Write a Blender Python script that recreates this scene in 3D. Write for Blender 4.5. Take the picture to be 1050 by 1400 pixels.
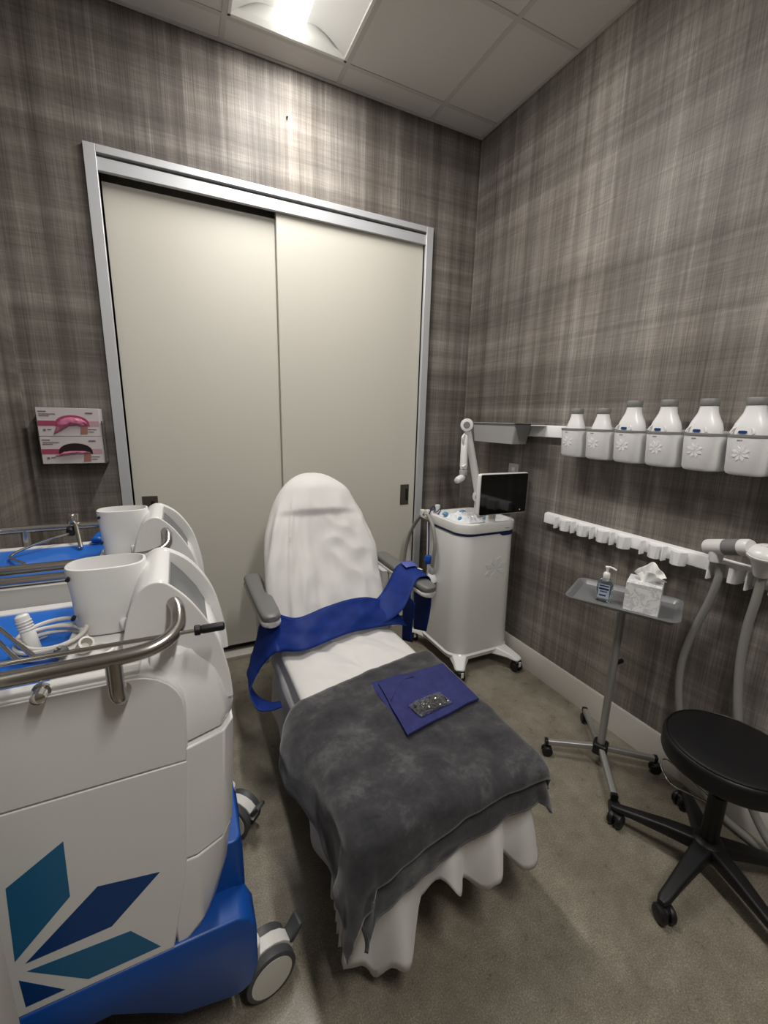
import bpy, bmesh, math, random
from mathutils import Vector, Matrix, noise
random.seed(4)
PI = math.pi
S = bpy.context.scene
C = S.collection
for o in list(bpy.data.objects):
    bpy.data.objects.remove(o)

# ------------------------------------------------------------------ camera
CAM_H = 1.5727
W, D, H = 1.949, 2.685, 3.388            # right wall x, back wall y, ceiling z
LW, FW = -0.674, -1.45                   # left wall x, front wall y
cam = bpy.data.cameras.new('camera')
cam.sensor_fit = 'VERTICAL'
cam.sensor_height = 24.0
cam.lens = 578.65 / 1400 * 24.0
cam.clip_start = 0.02
co = bpy.data.objects.new('camera', cam)
C.objects.link(co)
Rr = Vector((0.90235807, -0.43033073, 0.02377745))
Ru = Vector((0.07194496, 0.20479744, 0.97615671))
Rf = Vector((0.4249398, 0.87913222, -0.21576075))
M = Matrix.Identity(4)
for i in range(3):
    M[i][0], M[i][1], M[i][2] = Rr[i], Ru[i], -Rf[i]
M[0][3], M[1][3], M[2][3] = 0, 0, CAM_H
co.matrix_world = M
S.camera = co

# ------------------------------------------------------------------ light levels
S.view_settings.view_transform = 'Standard'
S.view_settings.look = 'None'
S.view_settings.gamma = 1
S.view_settings.exposure = 0.14
LAMP = 35.0        # watts of the troffer above the chair
LAMP_FILL = 42.0      # watts of an unseen troffer added as fill for hallway light behind the camera
LENS = 3.2         # glow of the frosted lens body itself
world = bpy.data.worlds.new('world')
S.world = world
world.use_nodes = True
world.node_tree.nodes['Background'].inputs[0].default_value = (0.5, 0.5, 0.5, 1)
world.node_tree.nodes['Background'].inputs[1].default_value = 0.02

# ------------------------------------------------------------------ materials
def mat(name, col, rough=0.5, metal=0.0, spec=0.5, **kw):
    m = bpy.data.materials.new(name)
    m.use_nodes = True
    b = m.node_tree.nodes['Principled BSDF']
    b.inputs['Base Color'].default_value = (*col, 1)
    b.inputs['Roughness'].default_value = rough
    b.inputs['Metallic'].default_value = metal
    b.inputs['Specular IOR Level'].default_value = spec
    for k, v in kw.items():
        b.inputs[k.replace('_', ' ')].default_value = v
    return m

def nodes(m):
    nt = m.node_tree
    return nt, nt.nodes, nt.links, nt.nodes['Principled BSDF']

def mathn(nt, op, a, b=None, clamp=False):
    n = nt.nodes.new('ShaderNodeMath')
    n.operation = op
    n.use_clamp = clamp
    for i, v in enumerate((a, b)):
        if v is None:
            continue
        if isinstance(v, (int, float)):
            n.inputs[i].default_value = v
        else:
            nt.links.new(v, n.inputs[i])
    return n.outputs[0]

def noise_tex(nt, vec, scale, detail=2.0, rough=0.5, dist=0.0):
    n = nt.nodes.new('ShaderNodeTexNoise')
    n.inputs['Scale'].default_value = scale
    n.inputs['Detail'].default_value = detail
    n.inputs['Roughness'].default_value = rough
    n.inputs['Distortion'].default_value = dist
    nt.links.new(vec, n.inputs['Vector'])
    return n.outputs['Fac']

def ramp(nt, fac, stops):
    r = nt.nodes.new('ShaderNodeValToRGB')
    e = r.color_ramp.elements
    while len(e) < len(stops):
        e.new(0.5)
    for el, (p, c) in zip(e, stops):
        el.position = p
        el.color = (*c, 1)
    nt.links.new(fac, r.inputs[0])
    return r.outputs[0]

def mottled(name, c1, c2, scale, rough=0.5, lo=0.35, hi=0.65, bump=0.0, detail=4, **kw):
    m = mat(name, c1, rough, **kw)
    nt, N, L, b = nodes(m)
    tc = N.new('ShaderNodeTexCoord')
    f = noise_tex(nt, tc.outputs['Object'], scale, detail, 0.6)
    L.new(ramp(nt, f, [(lo, c1), (hi, c2)]), b.inputs['Base Color'])
    if bump:
        bp = N.new('ShaderNodeBump')
        bp.inputs['Strength'].default_value = bump
        bp.inputs['Distance'].default_value = 0.004
        L.new(f, bp.inputs['Height'])
        L.new(bp.outputs[0], b.inputs['Normal'])
    return m

def wallpaper(name, axis, seed):
    """woven plaid vinyl: thread bands both ways, on the wall's own x (or y) and z"""
    m = mat(name, (.2, .18, .17), 0.55, spec=0.35)
    nt, N, L, b = nodes(m)
    tc = N.new('ShaderNodeTexCoord')
    sp = N.new('ShaderNodeSeparateXYZ')
    L.new(tc.outputs['Object'], sp.inputs[0])
    u, v = sp.outputs[axis], sp.outputs['Z']
    def band(a, fa, bb, fb, off, detail=1.5, rough=.55):
        cx = N.new('ShaderNodeCombineXYZ')
        L.new(mathn(nt, 'MULTIPLY', a, fa), cx.inputs[0])
        L.new(mathn(nt, 'MULTIPLY', bb, fb), cx.inputs[1])
        cx.inputs[2].default_value = off + seed
        return noise_tex(nt, cx.outputs[0], 1.0, detail, rough)
    v1 = band(u, 5.0, v, 0.15, 1.3, 1.5)              # broad vertical bands
    v2 = band(u, 15, v, 0.06, 7.1, 5.0, .72)          # stripes down to single yarns
    v3 = band(u, 330, v, 4.0, 3.7, 2.0, .6)           # threads
    h1 = band(v, 4.6, u, 0.35, 5.9, 1.5)
    h2 = band(v, 13, u, 0.13, 2.2, 5.0, .72)
    h3 = band(v, 300, u, 12.0, 9.4, 2.0, .6)
    # groups of thin bright pinstripes
    pin = mathn(nt, 'MULTIPLY', mathn(nt, 'SUBTRACT', band(u, 11, v, 0.02, 11.7, 4.0, .7), 0.585, clamp=True), 5.0, clamp=True)
    s = mathn(nt, 'MULTIPLY', mathn(nt, 'SUBTRACT', v1, 0.5), 0.70)
    for t, k in ((v2, .90), (h1, .50), (h2, .70), (v3, .50), (h3, .24)):
        s = mathn(nt, 'ADD', s, mathn(nt, 'MULTIPLY', mathn(nt, 'SUBTRACT', t, 0.5), k))
    s = mathn(nt, 'ADD', s, 0.46)
    s = mathn(nt, 'ADD', s, mathn(nt, 'MULTIPLY', pin, 0.22))
    col = ramp(nt, s, [(0.08, (.052, .045, .041)), (0.36, (.118, .106, .098)), (0.56, (.198, .183, .171)), (0.90, (.42, .40, .375))])
    tint = N.new('ShaderNodeMix')
    tint.data_type = 'RGBA'
    tint.blend_type = 'MULTIPLY'
    L.new(band(u, 3.1, v, 1.2, 20.5, 1.0), tint.inputs['Factor'])
    L.new(col, tint.inputs['A'])
    tint.inputs['B'].default_value = (1.0, .95, .87, 1)
    L.new(tint.outputs['Result'], b.inputs['Base Color'])
    bp = N.new('ShaderNodeBump')
    bp.inputs['Strength'].default_value = 0.25
    bp.inputs['Distance'].default_value = 0.001
    L.new(mathn(nt, 'ADD', v3, h3), bp.inputs['Height'])
    L.new(bp.outputs[0], b.inputs['Normal'])
    return m

def concrete():
    m = mat('polished concrete', (.2, .18, .15), 0.34, spec=0.4)
    nt, N, L, b = nodes(m)
    tc = N.new('ShaderNodeTexCoord')
    v = tc.outputs['Object']
    big = noise_tex(nt, v, 2.2, 5, 0.6)
    mid = noise_tex(nt, v, 14, 4, 0.65)
    fine = noise_tex(nt, v, 210, 3, 0.75)
    spk = noise_tex(nt, v, 320, 1, 0.5)
    s = mathn(nt, 'ADD', mathn(nt, 'MULTIPLY', big, .22), mathn(nt, 'MULTIPLY', mid, .20))
    s = mathn(nt, 'ADD', s, mathn(nt, 'MULTIPLY', fine, .48))
    s = mathn(nt, 'ADD', s, mathn(nt, 'MULTIPLY', spk, .22))
    L.new(ramp(nt, s, [(0.40, (.092, .081, .061)), (0.56, (.192, .170, .131)), (0.72, (.38, .35, .285))]), b.inputs['Base Color'])
    L.new(ramp(nt, mid, [(0.3, (.25,) * 3), (0.7, (.42,) * 3)]), b.inputs['Roughness'])
    return m

def marble():
    m = mat('marble print', (.8, .8, .8), 0.4)
    nt, N, L, b = nodes(m)
    tc = N.new('ShaderNodeTexCoord')
    f = noise_tex(nt, tc.outputs['Object'], 14, 6, 0.62, 1.6)
    L.new(ramp(nt, f, [(0.44, (.80, .80, .81)), (0.5, (.52, .53, .55)), (0.56, (.82, .82, .83))]), b.inputs['Base Color'])
    return m

def plush():
    m = mat('charcoal plush fleece', (.05, .05, .055), 0.95, spec=0.15)
    nt, N, L, b = nodes(m)
    b.inputs['Sheen Weight'].default_value = 0.35
    b.inputs['Sheen Roughness'].default_value = 0.5
    tc = N.new('ShaderNodeTexCoord')
    v = tc.outputs['Object']
    f1 = noise_tex(nt, v, 7, 6, 0.66, 0.35)      # brushed nap patches
    f2 = noise_tex(nt, v, 60, 3, 0.7)
    s = mathn(nt, 'ADD', mathn(nt, 'MULTIPLY', f1, .78), mathn(nt, 'MULTIPLY', f2, .22))
    L.new(ramp(nt, s, [(0.36, (.022, .022, .026)), (0.52, (.043, .043, .047)), (0.68, (.105, .104, .108))]), b.inputs['Base Color'])
    bp = N.new('ShaderNodeBump')
    bp.inputs['Strength'].default_value = 0.5
    bp.inputs['Distance'].default_value = 0.006
    L.new(s, bp.inputs['Height'])
    L.new(bp.outputs[0], b.inputs['Normal'])
    return m

def steel(name, col, rough):
    m = mat(name, col, rough, 1.0)
    return m

def ceiling_mat():
    m = mat('acoustic tile', (.55, .53, .50), 0.9, spec=0.1)
    nt, N, L, b = nodes(m)
    tc = N.new('ShaderNodeTexCoord')
    f = noise_tex(nt, tc.outputs['Object'], 260, 2, 0.6)
    L.new(ramp(nt, f, [(0.3, (.68, .66, .63)), (0.7, (.76, .74, .71))]), b.inputs['Base Color'])
    return m

def emit(name, col, strength):
    m = bpy.data.materials.new(name)
    m.use_nodes = True
    b = m.node_tree.nodes['Principled BSDF']
    b.inputs['Base Color'].default_value = (.8, .8, .8, 1)
    b.inputs['Emission Color'].default_value = (*col, 1)
    b.inputs['Emission Strength'].default_value = strength
    return m

def clear(name, col=(1, 1, 1), rough=0.05, ior=1.45):
    return mat(name, col, rough, Transmission_Weight=1.0, IOR=ior)

MT = dict(
    wall_x=wallpaper('plaid wallcovering on the door wall', 'X', 0.0),
    wall_y=wallpaper('plaid wallcovering on the long wall', 'Y', 31.0),
    floor=concrete(), ceil=ceiling_mat(),
    grid=mat('ceiling grid paint', (.60, .585, .555), 0.6),
    base=mat('baseboard paint', (.56, .535, .49), 0.45),
    door=mat('greige laminate', (.62, .60, .535), 0.38),
    alu=mat('satin aluminium', (.60, .615, .645), 0.38, 0.35),
    aludark=mat('frame groove', (.03, .03, .035), 0.6),
    bronze=mat('dark bronze pull', (.10, .088, .072), 0.42, 0.5),
    lens=emit('lamp lens', (1.0, .965, .90), LENS),
    lampwhite=mat('lamp reflector white', (.85, .85, .83), 0.5),
    white=mat('white moulded plastic', (.72, .715, .70), 0.32),
    white2=mat('white plastic gloss', (.78, .78, .77), 0.22),
    cupwhite=mat('white cup plastic', (.86, .86, .86), 0.3),
    offwhite=mat('off white plastic', (.66, .65, .62), 0.4),
    gap=mat('panel gap shadow line', (.12, .12, .12), 0.7),
    blue=mat('royal blue plastic', (.004, .062, .30), 0.38),
    bluetray=mat('bright blue liner', (.012, .135, .55), 0.4),
    petal_teal=mat('petal teal', (.014, .125, .265), 0.4),
    petal_navy=mat('petal navy', (.002, .042, .185), 0.4),
    steel=steel('brushed stainless', (.46, .44, .41), 0.25),
    chrome=steel('chrome wire', (.75, .74, .70), 0.12),
    rubber=mat('grey caster plastic', (.060, .062, .066), 0.5),
    tyre=mat('dark tyre', (.028, .029, .031), 0.55),
    disc=mat('cream wheel cover', (.60, .585, .53), 0.4),
    black=mat('black plastic', (.008, .008, .009), 0.45, spec=.4),
    blackleather=mat('black vinyl', (.006, .006, .007), 0.42, spec=.35),
    screen=mat('screen glass', (.004, .004, .005), 0.08),
    hoodscreen=mat('dark grey screen', (.10, .105, .11), 0.2),
    sheet=mottled('white jersey sheet', (.66, .65, .635), (.71, .70, .685), 3, 0.6, bump=0.0, spec=0.2, Sheen_Weight=0.2),
    plush=plush(),
    strap=mottled('royal blue neoprene', (.004, .020, .155), (.006, .030, .205), 20, 0.62, bump=0.15, spec=0.25),
    gown=mottled('indigo nonwoven cloth', (.027, .030, .118), (.036, .041, .145), 30, 0.85, bump=0.2, spec=0.2),
    padgrey=mat('grey urethane', (.155, .155, .150), 0.42),
    padshell=mat('arm shell plastic', (.58, .565, .545), 0.45),
    grey=mat('mid grey plastic', (.215, .215, .205), 0.5),
    greylight=mat('light grey tray', (.36, .36, .36), 0.45),
    greyband=mat('warm grey band', (.20, .19, .195), 0.5),
    hose=mat('grey hose', (.27, .265, .25), 0.5),
    navy=mat('navy trim', (.006, .014, .085), 0.4),
    tagblue=mat('blue tag', (.01, .05, .20), 0.4),
    tagink=mat('grey ink', (.25, .25, .25), 0.6),
    ballblue=mat('blue cap', (.008, .075, .42), 0.35),
    traysteel=mat('tray steel', (.27, .275, .285), 0.30, 0.45),
    polegrey=mat('stand pole steel', (.36, .355, .345), 0.36, 0.5),
    marble=marble(),
    tissue=mottled('tissue paper', (.84, .84, .82), (.9, .9, .88), 20, 0.9, spec=0.1),
    clear=clear('clear bottle plastic'),
    gel=clear('pale blue gel', (.80, .92, .98), 0.05, 1.36),
    labelblue=mat('bottle label', (.40, .46, .56), 0.5),
    ink=mat('navy ink', (.02, .02, .09), 0.5),
    acrylic=clear('clear acrylic', (.97, .97, .97), 0.03, 1.49),
    bag=mat('clear bag film', (.95, .96, .97), .07, Transmission_Weight=.96, IOR=1.5),
    card=mat('glove carton', (.60, .55, .57), 0.6),
    cardpink=mat('carton band', (.36, .055, .11), 0.6),
    cardpale=mat('carton band pale', (.50, .30, .34), 0.6),
    pinkglove=mat('pink nitrile', (.52, .15, .27), 0.45),
    skin=mat('printed forearm', (.34, .15, .12), 0.6),
    cardhole=mat('carton opening', (.012, .004, .006), 0.8),
    cardink=mat('carton ink', (.16, .11, .13), 0.7),
    plate=mat('beige wall plate', (.42, .40, .36), 0.5),
    cable=mat('cream cable', (.66, .64, .59), 0.45),
)

# ------------------------------------------------------------------ helpers
ROOTLOC = {}

def bm_new():
    return bmesh.new()

def bx(bm, x0, x1, y0, y1, z0, z1):
    v = [bm.verts.new(p) for p in ((x0, y0, z0), (x1, y0, z0), (x1, y1, z0), (x0, y1, z0),
                                   (x0, y0, z1), (x1, y0, z1), (x1, y1, z1), (x0, y1, z1))]
    for f in ((0, 3, 2, 1), (4, 5, 6, 7), (0, 1, 5, 4), (1, 2, 6, 5), (2, 3, 7, 6), (3, 0, 4, 7)):
        bm.faces.new([v[i] for i in f])
    return bm

def loft(bm, rings, cap0=True, cap1=True, closed=True):
    R = [[bm.verts.new(p) for p in r] for r in rings]
    n = len(R[0])
    for a, b in zip(R[:-1], R[1:]):
        for i in range(n if closed else n - 1):
            j = (i + 1) % n
            bm.faces.new((a[i], a[j], b[j], b[i]))
    if cap0:
        bm.faces.new(list(reversed(R[0])))
    if cap1:
        bm.faces.new(R[-1])
    return bm

def prism(bm, pts, axis, a, b):
    """polygon pts extruded along axis from a to b; pts are (x,z) for y, (y,z) for x, (x,y) for z"""
    def P(p, t):
        return {'y': (p[0], t, p[1]), 'x': (t, p[0], p[1]), 'z': (p[0], p[1], t)}[axis]
    return loft(bm, [[P(p, a) for p in pts], [P(p, b) for p in pts]])

def rrect(cx, cy, w, d, r, n=5):
    out = []
    r = min(r, w / 2 - 1e-4, d / 2 - 1e-4)
    for k, (sx, sy) in enumerate(((1, 1), (-1, 1), (-1, -1), (1, -1))):
        for i in range(n + 1):
            a = PI / 2 * (k + i / n)
            out.append((cx + sx * (w / 2 - r) + r * math.cos(a), cy + sy * (d / 2 - r) + r * math.sin(a)))
    return out

def rbox(bm, cx, cy, w, d, z0, z1, r, e=0.004):
    """rounded plan box with softened top and bottom edges"""
    rings = []
    for z, s in ((z0, -e), (z0 + e, 0), (z1 - e, 0), (z1, -e)):
        rings.append([(x, y, z) for x, y in rrect(cx, cy, w + 2 * s, d + 2 * s, max(r + s, .001))])
    return loft(bm, rings)

def lathe(bm, prof, c, n=28, axis=(0, 0, 1), sx=1.0, sy=1.0, cap=True):
    q = Vector((0, 0, 1)).rotation_difference(Vector(axis).normalized())
    c = Vector(c)
    rings = []
    for r, z in prof:
        r = max(r, 1e-4)
        rings.append([c + q @ Vector((r * sx * math.cos(2 * PI * i / n), r * sy * math.sin(2 * PI * i / n), z)) for i in range(n)])
    return loft(bm, rings, cap, cap)

def cyl(bm, a, b, r, n=20, e=0.0):
    a, b = Vector(a), Vector(b)
    l = (b - a).length
    prof = [(r, 0), (r, l)] if not e else [(r - e, 0), (r, e), (r, l - e), (r - e, l)]
    return lathe(bm, prof, a, n, b - a)

def smooth_path(pts, n=8):
    pts = [Vector(p) for p in pts]
    P = [2 * pts[0] - pts[1]] + pts + [2 * pts[-1] - pts[-2]]
    out = []
    for i in range(1, len(P) - 2):
        p0, p1, p2, p3 = P[i - 1:i + 3]
        for k in range(n):
            t = k / n
            out.append(0.5 * ((2 * p1) + (p2 - p0) * t + (2 * p0 - 5 * p1 + 4 * p2 - p3) * t * t + (3 * p1 - p0 - 3 * p2 + p3) * t ** 3))
    out.append(pts[-1])
    return out

def tube(bm, pts, r, n=12, smooth=8, closed=False):
    P = smooth_path(pts, smooth) if smooth else [Vector(p) for p in pts]
    rings = []
    t0 = (P[1] - P[0]).normalized()
    nrm = t0.orthogonal().normalized()
    for i, p in enumerate(P):
        t = (P[min(i + 1, len(P) - 1)] - P[max(i - 1, 0)]).normalized()
        nrm = (nrm - t * nrm.dot(t)).normalized()
        bn = t.cross(nrm)
        rr = r(i / (len(P) - 1)) if callable(r) else r
        rings.append([p + rr * (math.cos(2 * PI * k / n) * nrm + math.sin(2 * PI * k / n) * bn) for k in range(n)])
    return loft(bm, rings)

def grid(bm, fn, nu, nv):
    V = [[bm.verts.new(fn(i / nu, j / nv)) for j in range(nv + 1)] for i in range(nu + 1)]
    for i in range(nu):
        for j in range(nv):
            bm.faces.new((V[i][j], V[i + 1][j], V[i + 1][j + 1], V[i][j + 1]))
    return bm

def ribbon(bm, rows, n=8, m=6):
    """rows of (edge point a, edge point b); smooth band through them"""
    A = smooth_path([r[0] for r in rows], n)
    B = smooth_path([r[1] for r in rows], n)
    k = len(A) - 1
    return grid(bm, lambda u, v: A[round(u * k)].lerp(B[round(u * k)], v), k, m)

def xform(bm, mtx):
    bmesh.ops.transform(bm, matrix=mtx, verts=bm.verts)
    return bm

def obj(name, bm, m, parent=None, bevel=0.0, seg=2, solid=0.0, subsurf=0, angle=38, local=False):
    root = parent
    while root is not None and root.parent is not None:
        root = root.parent
    if root is not None and not local:
        bmesh.ops.translate(bm, vec=-Vector(ROOTLOC[root.name]), verts=bm.verts)
    bmesh.ops.recalc_face_normals(bm, faces=bm.faces)
    me = bpy.data.meshes.new(name)
    bm.to_mesh(me)
    bm.free()
    for p in me.polygons:
        p.use_smooth = True
    me.set_sharp_from_angle(angle=math.radians(angle))
    me.materials.append(MT[m] if isinstance(m, str) else m)
    o = bpy.data.objects.new(name, me)
    C.objects.link(o)
    if parent is not None:
        o.parent = parent
    if solid:
        md = o.modifiers.new('thickness', 'SOLIDIFY')
        md.thickness = solid
        md.offset = 0
    if bevel:
        md = o.modifiers.new('bevel', 'BEVEL')
        md.width = bevel
        md.segments = seg
        md.limit_method = 'ANGLE'
        md.angle_limit = math.radians(38)
    if subsurf:
        md = o.modifiers.new('smooth', 'SUBSURF')
        md.levels = md.render_levels = subsurf
    return o

def tag(o, label, cat, group=None):
    o['label'] = label
    o['category'] = cat
    if group:
        o['group'] = group
    ROOTLOC.setdefault(o.name, tuple(o.location))
    return o

def thing(name, label, cat, loc=(0, 0, 0), rotz=0.0, group=None):
    o = bpy.data.objects.new(name, None)
    o.empty_display_size = 0.05
    C.objects.link(o)
    o.location = loc
    o.rotation_euler = (0, 0, rotz)
    ROOTLOC[o.name] = tuple(loc)
    return tag(o, label, cat, group)

def struct(name, bm, m, parent=None, **kw):
    o = obj(name, bm, m, parent, **kw)
    if parent is None:
        o['kind'] = 'structure'
        ROOTLOC[o.name] = (0, 0, 0)
    return o

def dup(root, delta=(0, 0, 0), label=None, group=None):
    r = root.copy()
    C.objects.link(r)
    r.location = Vector(root.location) + Vector(delta)
    ROOTLOC[r.name] = tuple(r.location)
    if label:
        r['label'] = label
    if group:
        r['group'] = group
    for ch in list(root.children):
        c = ch.copy()
        C.objects.link(c)
        c.parent = r
        for g in list(ch.children):
            d = g.copy()
            C.objects.link(d)
            d.parent = c
    return r

def nz(x, y, z, s=1.0):
    return noise.noise(Vector((x * s, y * s, z * s)))

def sstep(a, b, x):
    t = max(0.0, min(1.0, (x - a) / (b - a)))
    return t * t * (3 - 2 * t)

# ------------------------------------------------------------------ the room
struct('floor', bx(bm_new(), LW - .1, W + .1, FW - .1, D + .25, -.08, 0), 'floor')
DL, DR, DT = -0.305, 1.598, 2.792                   # door frame outer edges
IL, IR = DL + .05, DR - .05
b = bx(bm_new(), LW - .1, IL, D, D + .1, 0, H)
bx(b, IR, W + .1, D, D + .1, 0, H)
bx(b, IL, IR, D, D + .1, DT - .04, H)
struct('wall_back', b, 'wall_x')
struct('wall_right', bx(bm_new(), W, W + .1, FW, D, 0, H), 'wall_y')
struct('wall_left', bx(bm_new(), LW - .1, LW, FW, D, 0, H), 'wall_y')
struct('wall_front', bx(bm_new(), LW - .1, W + .1, FW - .1, FW, 0, H), 'wall_x')
struct('wall_closet', bx(bm_new(), LW - .1, W + .1, D + .2, D + .25, 0, H), 'base')

# ceiling with a 2 ft lay-in grid, open above the two lamps
gx = [0.331 - .61 * k for k in (2, 1)] + [0.331, 0.943, 1.551]
gy = [2.526 - .61 * k for k in range(7)]
b = bm_new()
LX0, LX1 = gx[2], gx[3]
LA = (gy[2], gy[0])
LB = (gy[6], gy[4])
for (x0, x1, y0, y1) in ((LW - .1, LX0, FW - .1, D + .1), (LX1, W + .1, FW - .1, D + .1),
                         (LX0, LX1, LA[1], D + .1), (LX0, LX1, LB[1], LA[0]), (LX0, LX1, FW - .1, LB[0])):
    bx(b, x0, x1, y0, y1, H, H + .03)
ceil = struct('ceiling', b, 'ceil')
b = bm_new()
for x in gx:
    if LW < x < W:
        bx(b, x - .012, x + .012, FW, D, H - .004, H + .002)
for y in gy:
    for (x0, x1) in ((LW, LX0 - .012), (LX1 + .012, W)):
        bx(b, x0, x1, y - .012, y + .012, H - .0034, H + .0015)
    if y in (gy[0], gy[2], gy[4], gy[6], gy[3]):
        bx(b, LX0 + .012, LX1 - .012, y - .012, y + .012, H - .0034, H + .0015)
bx(b, W - .018, W, FW, D, H - .0045, H + .0024)
bx(b, LW, LW + .018, FW, D, H - .0045, H + .0024)
bx(b, LW, W, D - .018, D, H - .005, H + .0028)
struct('trim_1', b, 'grid')

def base_prism(axis, at, sgn, a, c):
    prof = [(at, 0), (at - sgn * .016, 0), (at - sgn * .016, .145), (at - sgn * .011, .153), (at, .153)]
    bb = bm_new()
    if axis == 'y':          # runs along y, prof in (x,z)
        return prism(bb, prof, 'y', a, c)
    return prism(bb, prof, 'x', a, c)
struct('baseboard_right', base_prism('y', W, 1, FW, D - .0), 'base')
struct('baseboard_left', base_prism('y', LW, -1, FW, D - .0), 'base')
b = base_prism('x', D, 1, LW + .016, DL)
struct('baseboard_back', b, 'base')
b = base_prism('x', D, 1, DR, W - .016)
struct('baseboard_corner', b, 'base')

# aluminium frame of the sliding doors
b = bm_new()
bx(b, DL, IL, D - .022, D + .1, 0, DT)
bx(b, IR, DR, D - .022, D + .1, 0, DT)
bx(b, IL, IR, D - .022, D + .1, 2.758, DT)
bx(b, IL, IR, D - .012, D + .012, 2.688, 2.745)
struct('trim_2', b, 'alu', bevel=.002)
b = bm_new()
bx(b, IL, IR, D + .006, D + .1, 2.743, 2.76)
struct('trim_3', b, 'aludark')
b = bm_new()
bx(b, IL, IR, D - .012, D + .1, 0, .022)
struct('trim_4', b, 'base', bevel=.002)
SEAM = .584
d1 = struct('door_1', bx(bm_new(), IL + .003, SEAM + .03, D + .055, D + .09, .07, 2.672), 'door', bevel=.002)
d2 = struct('door_2', bx(bm_new(), SEAM, IR - .0006, D + .014, D + .05, .064, 2.725), 'door', bevel=.002)
def pull(door, x0, x1, y):
    b = bm_new()
    bx(b, x0, x1, y - .003, y + .002, .955, 1.105)
    p = obj('door_pull', b, 'bronze', door, bevel=.002)
    b = bx(bm_new(), x0 + .042, x0 + .062, y - .0036, y - .002, .985, 1.075)
    obj('pull_recess', b, 'black', p)
pull(d2, 1.432, 1.502, D + .014)
pull(d1, -.215, -.135, D + .055)

# painted return at the camera's left hand
b = bx(bm_new(), LW, -.322, .66, .74, 0, H - .004)
struct('trim_5', b, 'base', bevel=.004)

# ------------------------------------------------------------------ ceiling lamps
def troffer(loc_y, label, watts):
    y0, y1 = loc_y
    t = thing('ceiling_light', label, 'light', ((LX0 + LX1) / 2, (y0 + y1) / 2, H), group='recessed ceiling lights')
    cx = (LX0 + LX1) / 2
    b = bm_new()
    w = .294
    x0, x1, ya, yb = cx - w, cx + w, y0 + .012, y1 - .012
    for (p, q, r, s) in ((x0, x1, ya, ya + .016), (x0, x1, yb - .016, yb), (x0, x0 + .016, ya, yb), (x1 - .016, x1, ya, yb)):
        bx(b, p, q, r, s, H - .006, H + .03)
    obj('frame', b, 'lampwhite', t, bevel=.002)
    b = bm_new()                                     # two curved reflector wings over a closed back
    n = 10
    for sg in (-1, 1):
        prof = []
        for k in range(n + 1):
            a = k / n
            prof.append((cx + sg * (.278 - .208 * a), H + .004 + .085 * math.sin(a * PI * .62)))
        top = [(x, z + .006) for x, z in reversed(prof)]
        prism(b, prof + top, 'y', ya + .016, yb - .016)
    bx(b, x0, x1, ya, yb, H + .11, H + .118)
    bx(b, x0, x1, ya, ya + .004, H, H + .115)
    bx(b, x0, x1, yb - .004, yb, H, H + .115)
    obj('reflector', b, 'lampwhite', t)
    b = bm_new()
    rings = []
    for y, s in ((ya + .02, .55), (ya + .035, .85), (ya + .07, 1), (yb - .07, 1), (yb - .035, .85), (yb - .02, .55)):
        rings.append([(cx + .072 * s * math.cos(PI + PI * k / 12), y, H + .075 + .075 * s * math.sin(PI + PI * k / 12)) for k in range(13)])
    loft(b, rings)
    obj('lens', b, 'lens', t)
    ld = bpy.data.lights.new('lamp', 'AREA')
    ld.shape = 'RECTANGLE'
    ld.size, ld.size_y = .10, yb - ya - .12
    ld.energy = watts
    ld.color = (1.0, .965, .915)
    lo = bpy.data.objects.new('lamp', ld)
    C.objects.link(lo)
    lo.parent = t
    lo.location = (0, 0, -.003)
    return t
troffer(LA, 'recessed ceiling light with a bright rounded lens above the white treatment chair', LAMP)
troffer(LB, 'added recessed fill light behind the camera, standing in for hallway light', LAMP_FILL)

# ------------------------------------------------------------------ body contouring machines
def petals(n=8, start=0):
    """one long kite-shaped petal turned round a centre"""
    base = [(.010, .024), (.019, .197), (.112, .258), (.108, .127)]
    out = []
    for k in range(n):
        a = -k * PI / 4
        out.append([(x * math.cos(a) - z * math.sin(a), x * math.sin(a) + z * math.cos(a)) for x, z in base])
    return out

def clip_poly(pts, f):
    """keep the side of the polygon where f(p) >= 0"""
    out = []
    for i, p in enumerate(pts):
        q = pts[(i + 1) % len(pts)]
        a, c = f(p), f(q)
        if a >= 0:
            out.append(p)
        if a * c < 0:
            t = a / (a - c)
            out.append((p[0] + t * (q[0] - p[0]), p[1] + t * (q[1] - p[1])))
    return out

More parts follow.
